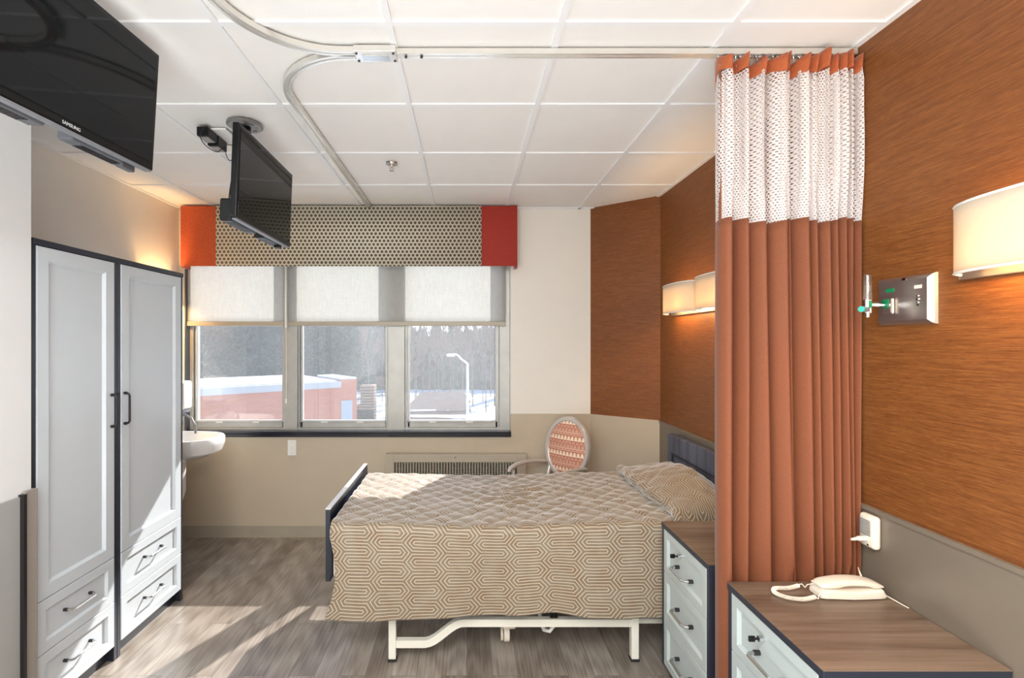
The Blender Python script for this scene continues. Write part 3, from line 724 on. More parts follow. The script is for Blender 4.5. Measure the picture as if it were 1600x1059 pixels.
def smooth_rail(y):
    q = B(); pts = []
    for k in range(0, 49):
        x = -.37+k/48*(.862+.37); 
        u = max(0, min(1, (x-(-.22))/.20)); s = u*u*(3-2*u); pts.append((x, .088+(.196-.088)*s))
    rg = []
    for i, (x, z) in enumerate(pts):
        dx = pts[min(i+1, 48)][0]-pts[max(i-1, 0)][0]; dz = pts[min(i+1, 48)][1]-pts[max(i-1, 0)][1]; l = math.hypot(dx, dz); nx_, nz_ = -dz/l, dx/l; h = .019
        rg.append([(x-nx_*h, y-.016, z-nz_*h), (x-nx_*h, y+.016, z-nz_*h), (x+nx_*h, y+.016, z+nz_*h), (x+nx_*h, y-.016, z+nz_*h)])
    rings_mesh(q, rg); return q
for y in (2.565, 3.43): obj('side_rail', smooth_rail(y), 'bedwhite', bed)
for x in (-.385, .862):
    q = B(); box(q, x-.016, x+.016, 2.57, 3.42, .21, .245, .003); obj('cross_bar', q, 'bedwhite', bed)
q = B(); box(q, .84, 1.30, 2.60, 2.63, .165, .19, .003); tube(q, [(.86, 2.72, .14), (.84, 2.70, .12), (.80, 2.69, .135), (.80, 2.69, .19)], .012, 8); obj('head_rail', q, 'bedwhite', bed)
q = B(); box(q, .3, .38, 2.58, 2.62, .225, .27, .004); obj('control_bracket', q, 'bedwhite', bed)
def caster(x, y):
    q = B(); cyl(q, (x-.015, y, .045), (x+.015, y, .045), .045, seg=24); cyl(q, (x-.032, y-.01, .045), (x-.02, y-.01, .045), .035, seg=20)
    box(q, x-.022, x+.05, y-.03, y+.03, .075, .105, .01); cyl(q, (x+.01, y, .10), (x+.01, y, .20), .014)
    return q
for x, y in ((.215, 2.73), (.215, 3.25)):
    obj('caster', caster(x, y), 'cream', bed, True)
q = B(); tube(q, [(.385, 2.66, .23), (.39, 2.65, .15), (.41, 2.65, .105), (.44, 2.65, .098), (.465, 2.65, .13), (.47, 2.66, .23)], .011, 8); obj('hose_loop', q, 'white', bed, True)
q = B(); box(q, .425, .465, 2.548, 2.556, .222, .262, .003); obj('warning_label', q, 'black', bed)

# ---- bedspread: one quilted sheet over the mattress, and its head end folded over the pillow
bs = thing('bedspread', (.3, 3.0, .25), 'quilted tan and cream geometric bedspread covering the bed', 'bedspread')
NU, NV = 230, 190
FRONT = .455; TOP = .99; BACKD = .26; TOT = FRONT+TOP+BACKD
def vprof(v, xx):
    """v arc length from the near hem -> (y, z, outward weight)"""
    zt_ = .716-.022*math.exp(-((xx-.12)/.42)**2)+.010*max(0, (xx-.6))
    R = .035
    if v < FRONT-R:
        t = v/(FRONT-R); hem = .262+.010*math.sin(xx*3.1+.4)+.022*math.exp(-((xx-.42)/.10)**2)
        z = hem+(zt_-R-hem)*t; y = 2.478+.026*t+.012*math.sin(xx*6.0+1)*(1-t)+.006*math.sin(xx*15)*(1-t)
        return y, z, (0, -1, 0)
    if v < FRONT+R*.57:
        a = (v-(FRONT-R))/(R*1.57)*PI/2
        return 2.504+R*(1-math.cos(a)), zt_-R+R*math.sin(a), (0, -math.cos(a), math.sin(a))
    if v < FRONT+TOP:
        t = (v-FRONT-R*.57)/(TOP-R*.57); return 2.504+R+(3.515-2.504-2*R)*t, zt_+.0*t, (0, 0, 1)
    t = (v-FRONT-TOP)/BACKD
    a = min(1, t*4)*PI/2; return 3.48+R*math.sin(a), zt_-R+R*math.cos(a)-max(0, t-.25)*BACKD, (0, math.sin(a), math.cos(a))
def sheet(i, j):
    u = i/(NU-1); v = TOT*j/(NV-1); xx = -.692+u*(1.42+.692)
    y, z, n = vprof(v, xx)
    top = max(0, n[2]); s = .165 if top < .5 else .125
    uu, vv = xx, v
    qd = (abs(math.sin(PI*(uu+vv)/s))*abs(math.sin(PI*(uu-vv)/s)))**.45
    amp = .0022+.0062*top
    wr = noise.noise(Vector((uu*4, vv*5, 0)))*.007*top+noise.noise(Vector((uu*17, vv*14, 3)))*.0045*top+noise.noise(Vector((uu*38, vv*33, 9)))*.0022*top
    c = math.exp(-((uu-.3)/.28)**2-((vv-1.0)/.30)**2)*top
    wr += c*noise.noise(Vector((uu*12, vv*22, 5)))*.014
    wr += (1-top)*(.004*noise.noise(Vector((uu*9, vv*2, 1))))
    d = amp*qd+wr
    if v < FRONT:
        t = v/FRONT
        # near corner of the foot end swings inwards and flares at the hem
        xx += (1-u)**6*(.035*math.sin(PI*min(1, t*1.15))-.022*(1-t)**2)
    return (xx+n[0]*d, y+n[1]*d, z+n[2]*d)
grid_obj('quilted_sheet', NU, NV, sheet, lambda i, j: (-.692+i/(NU-1)*2.112, TOT*j/(NV-1)), 'quilt', bs, .004)
# folded head end: a rounded mound over the pillow with a rolled lip facing the foot
NA, NB = 120, 130
def mound(i, j):
    a = i/(NA-1); b_ = j/(NB-1)                      # a: from lip towards the headboard, b_: near -> far side
    yy = 2.50+b_*1.0
    edge = min(1, max(0, math.sin(PI*min(1, max(0, (b_*1.06-.03)))))) ** .42
    H = .715+.165*edge*(.80+.20*math.sin(PI*min(1, b_*1.1)))
    tuck = .034
    lipx = 1.045+.012*math.sin(b_*7)+.02*noise.noise(Vector((b_*4, 0, 0)))
    if a < .22:
        t = a/.22; ang = -PI*.62+t*PI*1.12         # roll
        r = .030+.012*edge
        x = lipx+r-r*math.cos(ang-PI/2+PI/2) if 0 else lipx+r*(1+math.sin(ang-PI*.5)*1.0)
        z = .722+r+r*math.sin(ang)*1.0
        if ang > 0: z = .722+r+r*math.sin(ang)*.6
        x = lipx+r-r*math.cos(ang)
        z = max(z, .722)
    else:
        t = (a-.22)/.78; r = .030+.012*edge
        zs = .722+r+r*.6
        x = lipx+r+t*(1.408-lipx-r)
        z = zs+(H-zs)*math.sin(min(1, t*1.5)*PI/2)-(.05*max(0, t-.75)/.25)
    if b_ < .08: z -= (1-b_/.08)**2*.03
    q_ = (abs(math.sin(PI*(x*.8+yy)/.15))*abs(math.sin(PI*(x*.8-yy)/.15)))**.5
    wr = .006*q_+.010*noise.noise(Vector((x*7, yy*5, 2)))+.006*noise.noise(Vector((x*20, yy*16, 4)))
    k = 1 if a > .1 else a/.1
    return (x-.006*noise.noise(Vector((a*9, yy*14, 7))), yy+.012*noise.noise(Vector((x*6, yy*3, 8))), z+wr*k)
grid_obj('folded_end', NA, NB, mound, lambda i, j: (j/(NB-1)*1.05+.03, i/(NA-1)*.52+.02), 'quilt', bs, .006)
q = B(); rg = []
for k in range(17):
    t = -1+2*k/16; w_ = max(.02, 1-abs(t)**4)**.5
    rg.append([(1.25+.11*w_*math.cos(2*PI*m/20), 2.99+.38*t, .768+.042*w_*math.sin(2*PI*m/20)) for m in range(20)])
rings_mesh(q, rg); tag(obj('pillow', q, 'white', None, True), 'pillow tucked under the folded end of the bedspread', 'pillow')

# ================================================================== ARMCHAIR
ch = thing('armchair', (0, 0, 0), 'oval-back armchair with silver frame and coral patterned fabric behind the bed', 'armchair')
def ell(cx, cz, a, b, y, n=44): return [(cx+a*math.cos(2*PI*k/n), y, cz+b*math.sin(2*PI*k/n)) for k in range(n)]
CZc, EA, EB = .790, .187, .225
q = B(); lean = .10
def lz(p): return (p[0], p[1]+(p[2]-.56)*lean*1.3, p[2])
secs = [(EA+.016, EB+.016, .195), (EA+.022, EB+.022, .205), (EA+.022, EB+.022, .228), (EA+.014, EB+.014, .238), (EA-.010, EB-.010, .238), (EA-.014, EB-.014, .228), (EA-.014, EB-.014, .203), (EA-.006, EB-.006, .195)]
rg = [[lz(p) for p in ell(0, CZc, a, b, y)] for a, b, y in secs]; rg.append(rg[0]); rings_mesh(q, rg, close_ends=False)
bmesh.ops.remove_doubles(q, verts=q.verts, dist=1e-5); obj('back_frame', q, 'silverpaint', ch, True)
# upholstered oval
def pad(i, j):
    a = 2*PI*i/44; r = (j/9); bulge = .018*(1-r*r)
    return lz((r*(EA-.012)*math.cos(a), .203-bulge, CZc+r*(EB-.012)*math.sin(a)))
grid_obj('back_pad', 45, 10, pad, lambda i, j: ((j/9)*(EA)*math.cos(2*PI*i/44)+.5, (j/9)*EB*math.sin(2*PI*i/44)+.5), 'chairfab', ch)
q = B(); rings_mesh(q, [[lz(p) for p in ell(0, CZc, EA-.013, EB-.013, .206)], [lz(p) for p in ell(0, CZc, EA-.02, EB-.02, .236)]]); obj('back_panel', q, 'chairfab', ch)
q = B(); rg = []
for z, s in ((.40, 1), (.44, 1), (.475, .97), (.49, .85)):
    rg.append([(x*s, y*s, z) for x, y in [(-.19, .18), (-.17, .2), (.17, .2), (.19, .18), (.2, -.17), (.17, -.2), (-.17, -.2), (-.2, -.17)]])
rings_mesh(q, rg); obj('seat', q, 'chairfab', ch, True)
q = B(); box(q, -.185, .185, -.185, .185, .345, .405, .01); obj('seat_frame', q, 'silverpaint', ch)
for s in (-1, 1):
    q = B(); tube(q, [(s*.175, -.17, .0), (s*.18, -.172, .38), (s*.20, -.175, .56), (s*.205, -.18, .645)], [.013, .02, .016, .014], 10); obj('leg', q, 'silverpaint', ch, True)
    q = B(); tube(q, [(s*.17, .20, .0), (s*.17, .18, .30), (s*.17, .18, .45), (s*.15, .205, .60), (s*.15, .225, .64)], [.013, .018, .02, .018, .014], 10); obj('leg', q, 'silverpaint', ch, True)
    q = B(); P = [(s*.205, -.235, .640), (s*.208, -.21, .664), (s*.21, -.14, .682), (s*.21, -.02, .685), (s*.205, .10, .674), (s*.192, .215, .656)]
    tube(q, P, [.012, .018, .018, .017, .016, .014], 12); obj('armrest', q, 'silverpaint', ch, True)
ch.location = (.628, 3.825, 0); ch.rotation_euler = (0, 0, math.radians(-46))

# ================================================================== RADIATOR, SWITCH
rd = thing('radiator_cover', (-.09, 4.14, .12), 'beige convector radiator cover with slotted grille under the window', 'radiator')
RX0, RX1, RZ0, RZ1 = -.675, .488, .12, .71
q = B(); Yf, Yb = 4.10, YB-T-.009
gx0, gx1, gz0, gz1 = -.607, .415, .50, .645
box(q, RX0, gx0, Yf, Yb, RZ0, RZ1, .003); box(q, gx1, RX1, Yf, Yb, RZ0, RZ1, .003); box(q, gx0, gx1, Yf, Yb, gz1, RZ1, .002); box(q, gx0, gx1, Yf, Yb, RZ0, gz0, .002)
obj('casing', q, 'rad', rd)
q = B(); box(q, gx0, gx1, Yf+.05, Yf+.055, gz0, gz1); obj('grille_backing', q, 'raddark', rd)
q = B(); n = 44
for k in range(n+1):
    x = gx0+(gx1-gx0)*k/n; box(q, x-.0035, x+.0035, Yf+.004, Yf+.03, gz0, gz1)
for k in range(1, 10):
    z = gz0+(gz1-gz0)*k/10; box(q, gx0, gx1, Yf+.03, Yf+.04, z-.002, z+.002)
obj('grille', q, 'rad', rd)
q = B(); cyl(q, (-.1, Yf-.003, .685), (-.1, Yf, .685), .006, seg=10); obj('access_screw', q, 'nickel', rd)
sw = thing('wall_outlet', (-1.475, YB-T-.003, .68), 'white single wall plate below the window', 'wall plate')
q = B(); box(q, -1.51, -1.438, YB-T-.007, YB-T-.0005, .685, .815, .004); obj('plate', q, 'white', sw, False)
q = B(); box(q, -1.480, -1.468, YB-T-.012, YB-T-.007, .738, .762, .002); obj('jack', q, 'cream', sw)
for zz in (.705, .795): q = B(); cyl(q, (-1.474, YB-T-.009, zz), (-1.474, YB-T-.006, zz), .003, seg=8); obj('plate_screw', q, 'nickel', sw)

# ================================================================== SINK AREA
sk = thing('wall_sink', (XL+.3, 3.80, .40), 'white wall-mounted porcelain sink beyond the wardrobes', 'sink')
def dring(s, z, dep=.535, hw=.25, n=30, cx=0.0):
    out = []
    x0 = XL+.010
    for k in range(n+1):
        a = -PI/2+PI*k/n; ca, sa = math.cos(a), math.sin(a)
        px_ = abs(ca)**.62*dep*s; py_ = math.copysign(abs(sa)**.75, sa)*hw*s
        out.append((x0+max(px_, 0)+cx, 3.80+py_, z))
    return out
q = B(); rings_mesh(q, [dring(.45, .745), dring(.80, .765), dring(.96, .805), dring(1, .86), dring(1, .905), dring(.985, .915), dring(.93, .915), dring(.90, .905, cx=.01), dring(.78, .83, cx=.03), dring(.5, .79, cx=.08), dring(.1, .785, cx=.2)])
obj('basin', q, 'porcelain', sk, True)
q = B(); box(q, XL+.01, XL+.09, 3.56, 4.04, .86, .955, .02, 3); obj('splash_back', q, 'porcelain', sk, True)
q = B(); lathe(q, (-2.265, 3.82, .40), [(.02, 0), (.07, .02), (.09, .08), (.09, .30), (.10, .37)], 20); obj('trap_cover', q, 'white', sk, True)
q = B(); cyl(q, (-2.37, 3.80, .95), (-2.37, 3.80, 1.02), .018); tube(q, [(-2.37, 3.80, 1.0), (-2.35, 3.80, 1.05), (-2.28, 3.80, 1.06), (-2.22, 3.80, 1.03), (-2.21, 3.80, 1.0)], .012, 10)
box(q, -2.39, -2.35, 3.68, 3.72, .95, 1.0, .006); box(q, -2.39, -2.35, 3.88, 3.92, .95, 1.0, .006); obj('faucet', q, 'chrome', sk, True)
q = B(); tube(q, [(-2.30, 3.98, 1.04), (-2.26, 3.97, 1.06), (-2.20, 3.96, 1.03), (-2.155, 3.94, .97), (-2.15, 3.93, .915)], .010, 10); tube(q, [(-2.32, 4.0, .93), (-2.29, 3.98, .99), (-2.30, 3.98, 1.04)], .016, 10); obj('spray_hose', q, 'greyplastic', sk, True)
sd = thing('soap_dispenser', (XL+.1, 4.0, 1.07), 'white soap dispenser mounted above the sink', 'soap dispenser')
q = B(); box(q, XL+.001, XL+.185, 3.925, 4.06, 1.10, 1.325, .018, 3); obj('body', q, 'white', sd, True)
q = B(); box(q, XL+.04, XL+.175, 3.935, 4.05, 1.07, 1.102, .01, 2); obj('nozzle_cover', q, 'greyplastic', sd, True)

# ================================================================== LAMPS
WARM = (1.0, 0.62, 0.28)
def sconce(xw, s, yc, label, watt, n_shade=2, half=.52, zc=1.93, bulge=.09, gap0=.045, group='two-shade wall sconces on the orange wall'):
    """xw wall plane, s direction into the room"""
    t = thing('wall_sconce', (xw, yc, zc-.1), label, 'wall lamp', group)
    q = B(); box(q, xw+s*.0005, xw+s*.014, yc-half, yc+half, zc-.105, zc+.085, .003)
    obj('backplate', q, 'steel', t)
    wid = (2*half-.08-.03*(n_shade-1))/n_shade
    for k in range(n_shade):
        a = yc-half+.04+k*(wid+.03); n = 26
        def f(i, j):
            u = -1+2*i/(n-1); d = gap0+bulge*math.sqrt(max(0, 1-(abs(u)**2.4)))
            return (xw+s*d, a+wid*(u+1)/2, zc-.095+j*.19/5)
        sh = grid_obj('shade', n, 6, f, lambda i, j: (i/n, j/5), 'shade', t, .004)
        for zz in (zc-.095, zc+.095):
            rim = B(); tube(rim, [(xw+s*(gap0+bulge*math.sqrt(max(0, 1-(abs(-1+2*i/(n-1))**2.4)))+.001), a+wid*i/(n-1), zz) for i in range(n)], .004, 6)
            obj('shade_rim', rim, 'white', sh, True)
        br = B(); tube(br, [(xw+s*.012, a+wid*.5, zc-.085), (xw+s*(gap0+bulge-.004), a+wid*.5, zc-.085)], .004, 8); tube(br, [(xw+s*.03, a+.06, zc-.02), (xw+s*.03, a+wid-.06, zc-.02)], .004, 8); obj('bracket', br, 'nickel', t)
        bb = B(); tube(bb, [(xw+s*.055, a+wid*.22, zc-.02), (xw+s*.055, a+wid*.78, zc-.02)], .014, 12); obj('lamp_tube', bb, 'bulb', t, True)
        for yy in (.3, .7): add_light('sconce_glow', 'POINT', (xw+s*.075, a+wid*yy, zc-.045), watt, WARM, radius=.025)
    return t
sconce(XR, -1, 3.08, 'two-shade sconce over the bed, partly behind the curtain', 3.6)
sconce(XR, -1, .973, 'two-shade sconce nearest the viewer, above the telephone cabinet', 3.6)
sconce(XL, 1, 3.86, 'small warm wall lamp above the sink, just showing past the wardrobe', 13.0, 1, .20, 2.08, .085, .03, 'single sconce over the sink')
for k, (tx, ty) in enumerate(FILL_PANELS):  # housings for the added fill panels, out of view
    t = thing('added_ceiling_light', (tx, ty, 2.74), 'added rectangular fill light, out of view, in the near half of the room', 'ceiling light', 'added ceiling fill lights in the near half of the room')
    q = B()
    for x0, x1, y0, y1 in ((-.30, -.28, -.59, .59), (.28, .30, -.59, .59), (-.28, .28, -.59, -.58), (-.28, .28, .58, .59)): box(q, tx+x0, tx+x1, ty+y0, ty+y1, 2.745, ZC)
    obj('frame', q, 'white', t)
    q = B(); box(q, tx-.28, tx+.28, ty-.58, ty+.58, 2.752, 2.758); obj('diffuser', q, 'fill_panel', t)

# ================================================================== TELEVISIONS
def tv(loc, label, yaw=0.0, tilt=0.0, brand=True, sp='casing_grey'):
    t = thing('television', (0, 0, 0), label, 'television', 'ceiling-hung flat televisions'); Wd, Ht = .705, .425      # local: screen faces +X, centre at origin
    h, v = Wd/2, Ht/2
    q = B(); box(q, -.030, 0, -h, h, -v, v, .004); box(q, -.055, -.028, -h+.05, h-.05, -v+.02, v-.10, .012); obj('casing', q, 'black', t)
    q = B(); box(q, .0002, .0022, -h+.016, h-.016, -v+.026, v-.016, .0005); obj('screen', q, 'screen', t)
    q = B(); box(q, -.024, .0015, -h+.01, h-.01, -v-.007, -v-.0005, .002); obj('lower_trim', q, 'greyplastic', t)
    q = B(); box(q, -.085, -.03, -h+.02, -.05, -v-.012, -v+.09, .008); box(q, -.085, -.03, .04, h-.06, -v-.012, -v+.09, .008); box(q, -.055, -.03, h-.11, h-.05, -v-.024, -v, .003); sp_ = obj('speaker_housing', q, sp, t)
    q = B()
    q.free()
    for s0, s1 in ((-h+.06, -.10), (.09, h-.11)):
        q = B(); y = s0
        while y < s1: box(q, -.075, -.040, y, y+.006, -v-.0135, -v-.0115); y += .0095
        box(q, -.076, -.074, s0, y, -v-.0132, -v-.0115); obj('speaker_slots', q, 'black', sp_)
    if brand:
        mt = Matrix.Translation((.0006, 0, -v+.013)) @ Matrix.Rotation(PI/2, 4, 'Z') @ Matrix.Rotation(PI/2, 4, 'X')
        o = text_mesh('brand_lettering', 'SAMSUNG', .014, 'tail', t, mt)
    # ceiling pole and plate
    top = ZC-.004-loc[2]
    q = B(); box(q, -.10, -.054, -.10, .10, -.10, .10, .004); box(q, -.125, -.10, -.03, .03, -.04, .10, .003)
    cyl(q, (-.12, 0, .05), (-.12, 0, top-.02), .017); cyl(q, (-.12, 0, top-.035), (-.12, 0, top-.01), .03); obj('mount_pole', q, 'black', t)
    q = B(); lathe(q, (-.12, 0, top-.012), [(.02, 0), (.080, 0), (.088, .006), (.088, .012)], 32)
    for k in range(8):
        a = k*PI/4+.2; box(q, -.012, .012, -.004, .004, -.004, .0, mat=Matrix.Translation((-.12+.058*math.cos(a), .058*math.sin(a), top-.012)) @ Matrix.Rotation(a+PI/2, 4, 'Z'))
    obj('ceiling_plate', q, 'plate', t)
    t.location = loc; t.rotation_euler = (0, 0, yaw)
    for c_ in t.children:
        if c_.name.split('.')[0] in ('casing', 'screen', 'lower_trim', 'speaker_housing', 'brand_lettering'): c_.rotation_euler = (0, tilt, 0)
    return t
tv((-1.028, 2.565, 2.408), 'black television hanging in front of the dotted window valance', math.radians(.8), math.radians(2), brand=False, sp='black')
tv((-1.164, 1.475, 2.480), 'black television nearest the viewer, with silver lettering on its lower bezel', math.radians(-3.3), math.radians(3.5))
# green standby sticker on the far television
# adapters plugged into ceiling
ad = thing('power_adapter', (-1.36, 2.66, ZC-.05), 'black power adapters plugged into a white ceiling socket beside the television', 'power adapter')
q = B(); box(q, -1.345, -1.265, 2.60, 2.72, ZC-.012, ZC-.002, .002); obj('socket_plate', q, 'white', ad)
for y0_, y1_, zb in ((2.555, 2.655, .062), (2.662, 2.765, .070)):
    q = B(); box(q, -1.395, -1.335, y0_, y1_, ZC-zb, ZC-.012, .007); bk_ = obj('adapter_block', q, 'black', ad)
    q = B(); box(q, -1.388, -1.342, y0_+.012, y1_-.012, ZC-zb-.003, ZC-zb-.0002, .001); obj('adapter_label', q, 'plate', bk_)
cb = thing('television_cable', (-1.2, 2.6, 2.3), 'thin black cable looping from the adapters to the television', 'cable')
q = B()
pts = [AT(318, 199, 2.54), AT(313, 212, 2.54), AT(320, 226, 2.55), AT(338, 237, 2.58), AT(350, 230, 2.60), AT(355, 226, 2.60), AT(368, 228, 2.50)]
P3 = []
for k in range(len(pts)-1):
    for s in range(6):
        t_ = s/6; p0, p1, p2, p3 = pts[max(0, k-1)], pts[k], pts[k+1], pts[min(len(pts)-1, k+2)]
        P3.append(.5*((2*p1)+(p2-p0)*t_+(2*p0-5*p1+4*p2-p3)*t_*t_+(3*p1-p0-3*p2+p3)*t_**3))
tube(q, P3, .0022, 6); obj('power_lead', q, 'rubber', cb, True)
def sm3(pts, n=6):
    out = []
    for k in range(len(pts)-1):
        for s in range(n):
            t_ = s/n; p0, p1, p2, p3 = [Vector(pts[max(0, min(len(pts)-1, k+d))]) for d in (-1, 0, 1, 2)]
            out.append(.5*((2*p1)+(p2-p0)*t_+(2*p0-5*p1+4*p2-p3)*t_*t_+(3*p1-p0-3*p2+p3)*t_**3))
    return out+[Vector(pts[-1])]
q = B(); tube(q, sm3([AT(353, 228, 2.6), AT(353, 240, 2.55), AT(358, 250, 2.5), AT(366, 250, 2.45), AT(371, 256, 2.4)]), .0022, 6); obj('signal_lead', q, 'rubber', cb, True)
q = B(); tube(q, sm3([AT(371, 246, 2.35), AT(363, 275, 2.33), AT(358, 310, 2.31), AT(359, 330, 2.30), AT(366, 340, 2.29), AT(372, 343, 2.28)]), .003, 6); obj('aerial_lead', q, 'rubber', cb, True)

# ================================================================== SPRINKLER
sp_ = thing('sprinkler_head', (-.474, 3.12, ZC-.05), 'small chrome fire sprinkler head in the ceiling', 'sprinkler')
q = B(); lathe(q, (-.474, 3.12, ZC-.011), [(.012, 0), (.036, .003), (.038, .009)], 24); obj('escutcheon', q, 'chrome', sp_, True)
q = B(); cyl(q, (-.474, 3.12, ZC-.03), (-.474, 3.12, ZC-.008), .009, seg=12); tube(q, [(-.486, 3.12, ZC-.02), (-.49, 3.12, ZC-.032), (-.476, 3.12, ZC-.044)], .002, 6); tube(q, [(-.462, 3.12, ZC-.02), (-.458, 3.12, ZC-.032), (-.472, 3.12, ZC-.044)], .002, 6)
lathe(q, (-.474, 3.12, ZC-.05), [(.003, 0), (.015, .001), (.015, .003), (.003, .005)], 12); obj('deflector', q, 'chrome', sp_, True)

# ================================================================== MEDICAL GAS PANEL + FLOWMETER
gp = thing('medical_gas_panel', (XR-.01, 1.675, 1.695), 'stainless medical gas outlet panel on the orange wall', 'gas outlet panel')
y0, y1, z0, z1 = 1.568, 1.785, 1.697, 1.862
q = B()
def rg_(m, d): return [(XR-d, y0+m, z0+m), (XR-d, y1-m, z0+m), (XR-d, y1-m, z1-m), (XR-d, y0+m, z1-m)]
rings_mesh(q, [rg_(0, .0005), rg_(0, .003), rg_(.003, .012), rg_(.008, .019), rg_(.016, .024)]); obj('cover_plate', q, 'steel', gp)
q = B(); cyl(q, (XR-.010, 1.668, z1-.012), (XR-.024, 1.668, z1-.014), .008, seg=16); obj('cover_screw', q, 'chrome', gp, True)
def wall_rect(name, ya, yb, za, zb, d, mat, parent, th=.0015):
    q = B(); box(q, XR-d-th, XR-d, ya, yb, za, zb); return obj(name, q, mat, parent)
wall_rect('outlet_label', 1.705, 1.737, 1.812, 1.824, .0242, 'green', gp)['label'] = 'green label'
wall_rect('outlet_label', 1.602, 1.628, 1.814, 1.825, .0242, 'label', gp)['label'] = 'cream label'
q = B(); box(q, XR-.036, XR-.0242, 1.700, 1.742, 1.735, 1.792, .006); os_ = obj('oxygen_outlet', q, 'steel', gp)
wall_rect('outlet_face', 1.714, 1.738, 1.757, 1.787, .0362, 'green', os_)
q = B()
for zz, r in ((1.790, .003), (1.779, .0045), (1.768, .003)): cyl(q, (XR-.0242, 1.616, zz), (XR-.027, 1.616, zz), r, seg=12)
obj('vacuum_slide_holes', q, 'chrome', gp)
q = B(); box(q, XR-.0262, XR-.0242, 1.614, 1.618, 1.757, 1.763); obj('slot', q, 'black', gp)
mt = lambda y, z, d: Matrix.Translation((XR-d, y, z)) @ Matrix.Rotation(-PI/2, 4, 'Z') @ Matrix.Rotation(PI/2, 4, 'X')
fm = thing('oxygen_flowmeter', (1.39, 1.726, 1.70), 'clear oxygen flowmeter with green knob plugged into the gas panel', 'flowmeter')
q = B(); tube(q, [(1.452, 1.726, 1.768), (1.425, 1.726, 1.768)], .006, 12); tube(q, [(1.428, 1.726, 1.768), (1.398, 1.726, 1.768)], .009, 12)
cyl(q, (1.388, 1.722, 1.740), (1.388, 1.722, 1.785), .012, seg=18); cyl(q, (1.388, 1.722, 1.725), (1.388, 1.722, 1.742), .006, seg=12); obj('valve_body', q, 'chrome', fm, True)
q = B(); lathe(q, (1.388, 1.722, 1.785), [(.013, 0), (.0135, .004), (.0115, .07), (.010, .086), (.004, .090)], 20); obj('flow_tube', q, 'clear', fm, True)
q = B(); cyl(q, (1.388, 1.722, 1.788), (1.388, 1.722, 1.868), .0032, seg=12); st = obj('scale_tube', q, 'white', fm, True)
q = B()
for k in range(14): cyl(q, (1.388, 1.722, 1.794+k*.0055), (1.388, 1.722, 1.7958+k*.0055), .0042, seg=12)
obj('scale_marks', q, 'black', st)
q = B(); tube(q, [(1.380, 1.715, 1.752), (1.352, 1.700, 1.752)], .009, 16); kn = obj('knob', q, 'greyplastic', fm, True)
q = B(); tube(q, [(1.352, 1.700, 1.752), (1.346, 1.697, 1.752)], .010, 16); obj('knob_cap', q, 'teal', kn, True)
q = B(); box(q, 1.383, 1.393, 1.7085, 1.7105, 1.757, 1.782); obj('body_sticker', q, 'green', fm)

# ---- nurse call plate with plug
nc = thing('nurse_call_station', (XR-.012, 1.85, .89), 'cream louvred nurse call plate on the wainscot beside the curtain', 'nurse call plate')
X0 = XR-T-.001
q = B(); box(q, X0-.028, X0, 1.772, 1.846, .893, 1.012, .012, 3); obj('housing', q, 'cream', nc, True)
q = B()
for k in range(9): box(q, X0-.0305, X0-.028, 1.790, 1.838, .938+k*.0065, .9405+k*.0065)
obj('speaker_louvre', q, 'greyplastic', nc)
q = B(); tube(q, [(X0-.028, 1.808, .925), (X0-.05, 1.808, .925), (X0-.058, 1.808, .925)], .009, 14); tube(q, [(X0-.058, 1.808, .925), (X0-.085, 1.806, .922)], [.007, .004], 10); obj('plug', q, 'cream', nc, True)
q = B(); cyl(q, (X0-.030, 1.80, .905), (X0-.027, 1.80, .905), .004, seg=10); obj('plate_screw', q, 'nickel', nc)

# ================================================================== OUTSIDE
GZ = -4.0
# wooded rise far behind the pines: a real slope with a ragged skyline of trees
rr_ = random.Random(5); sky_ = {}
def ridge(i, j):
    x = -70+i*.25; y = 58.5+j*.35
    if i not in sky_: sky_[i] = 9.0+1.3*noise.noise(Vector((x*.12, 3, 0)))+1.5*noise.noise(Vector((x*.9, 7, 0)))+rr_.uniform(-.5, .9)-(1.9 if x > -13 else 0)
    t = j/15; return (x, y+1.2*noise.noise(Vector((x*1.3, j*.9, 2))), GZ+sky_[i]*min(1, t*1.05)**.7+.5*noise.noise(Vector((x*.9, j*1.7, 4))) if j else GZ-.05)
o = grid_obj('wooded_hill', 400, 16, ridge, lambda i, j: (i*.1, j*.1), 'wood_far'); [setattr(pp, 'use_smooth', False) for pp in o.data.polygons]; tag(o, 'distant wooded rise behind the pines', 'hillside', kind='structure')
q = B(); box(q, -80, 60, 6, 140, GZ-.5, GZ)
o = obj('snowy_ground', q, 'snow'); tag(o, 'snow-covered ground outside the window', 'ground', kind='structure')
bl = thing('brick_building', (-9, 26, GZ), 'low orange brick building with snow on its flat roof outside', 'building')
A0, A1 = Vector((-14.6, 20.9)), Vector((-6.9, 27.1)); d = (A1-A0).normalized(); nrm = Vector((d.y, -d.x)); bk = -nrm*6.5
rt = CZ-62*27.1/FPX; E = A1+d*.95
q = B(); prism(q, [tuple(A0-d*4), tuple(A1), tuple(A1+bk), tuple(A0-d*4+bk)], GZ, rt-.1)
prism(q, [tuple(A1), tuple(E), tuple(E+bk*.5), tuple(A1+bk*.5)], GZ, rt+.10); obj('brick_walls', q, 'brick', bl)
q = B(); prism(q, [tuple(A0-d*4+nrm*.08), tuple(A1+nrm*.08), tuple(A1-nrm*.3), tuple(A0-d*4-nrm*.3)], rt-.32, rt+.02)
obj('parapet', q, 'parapet', bl)
q = B(); prism(q, [tuple(A0-d*4-nrm*.3), tuple(A1-nrm*.3), tuple(A1+bk), tuple(A0-d*4+bk)], rt-.1, rt+.06)
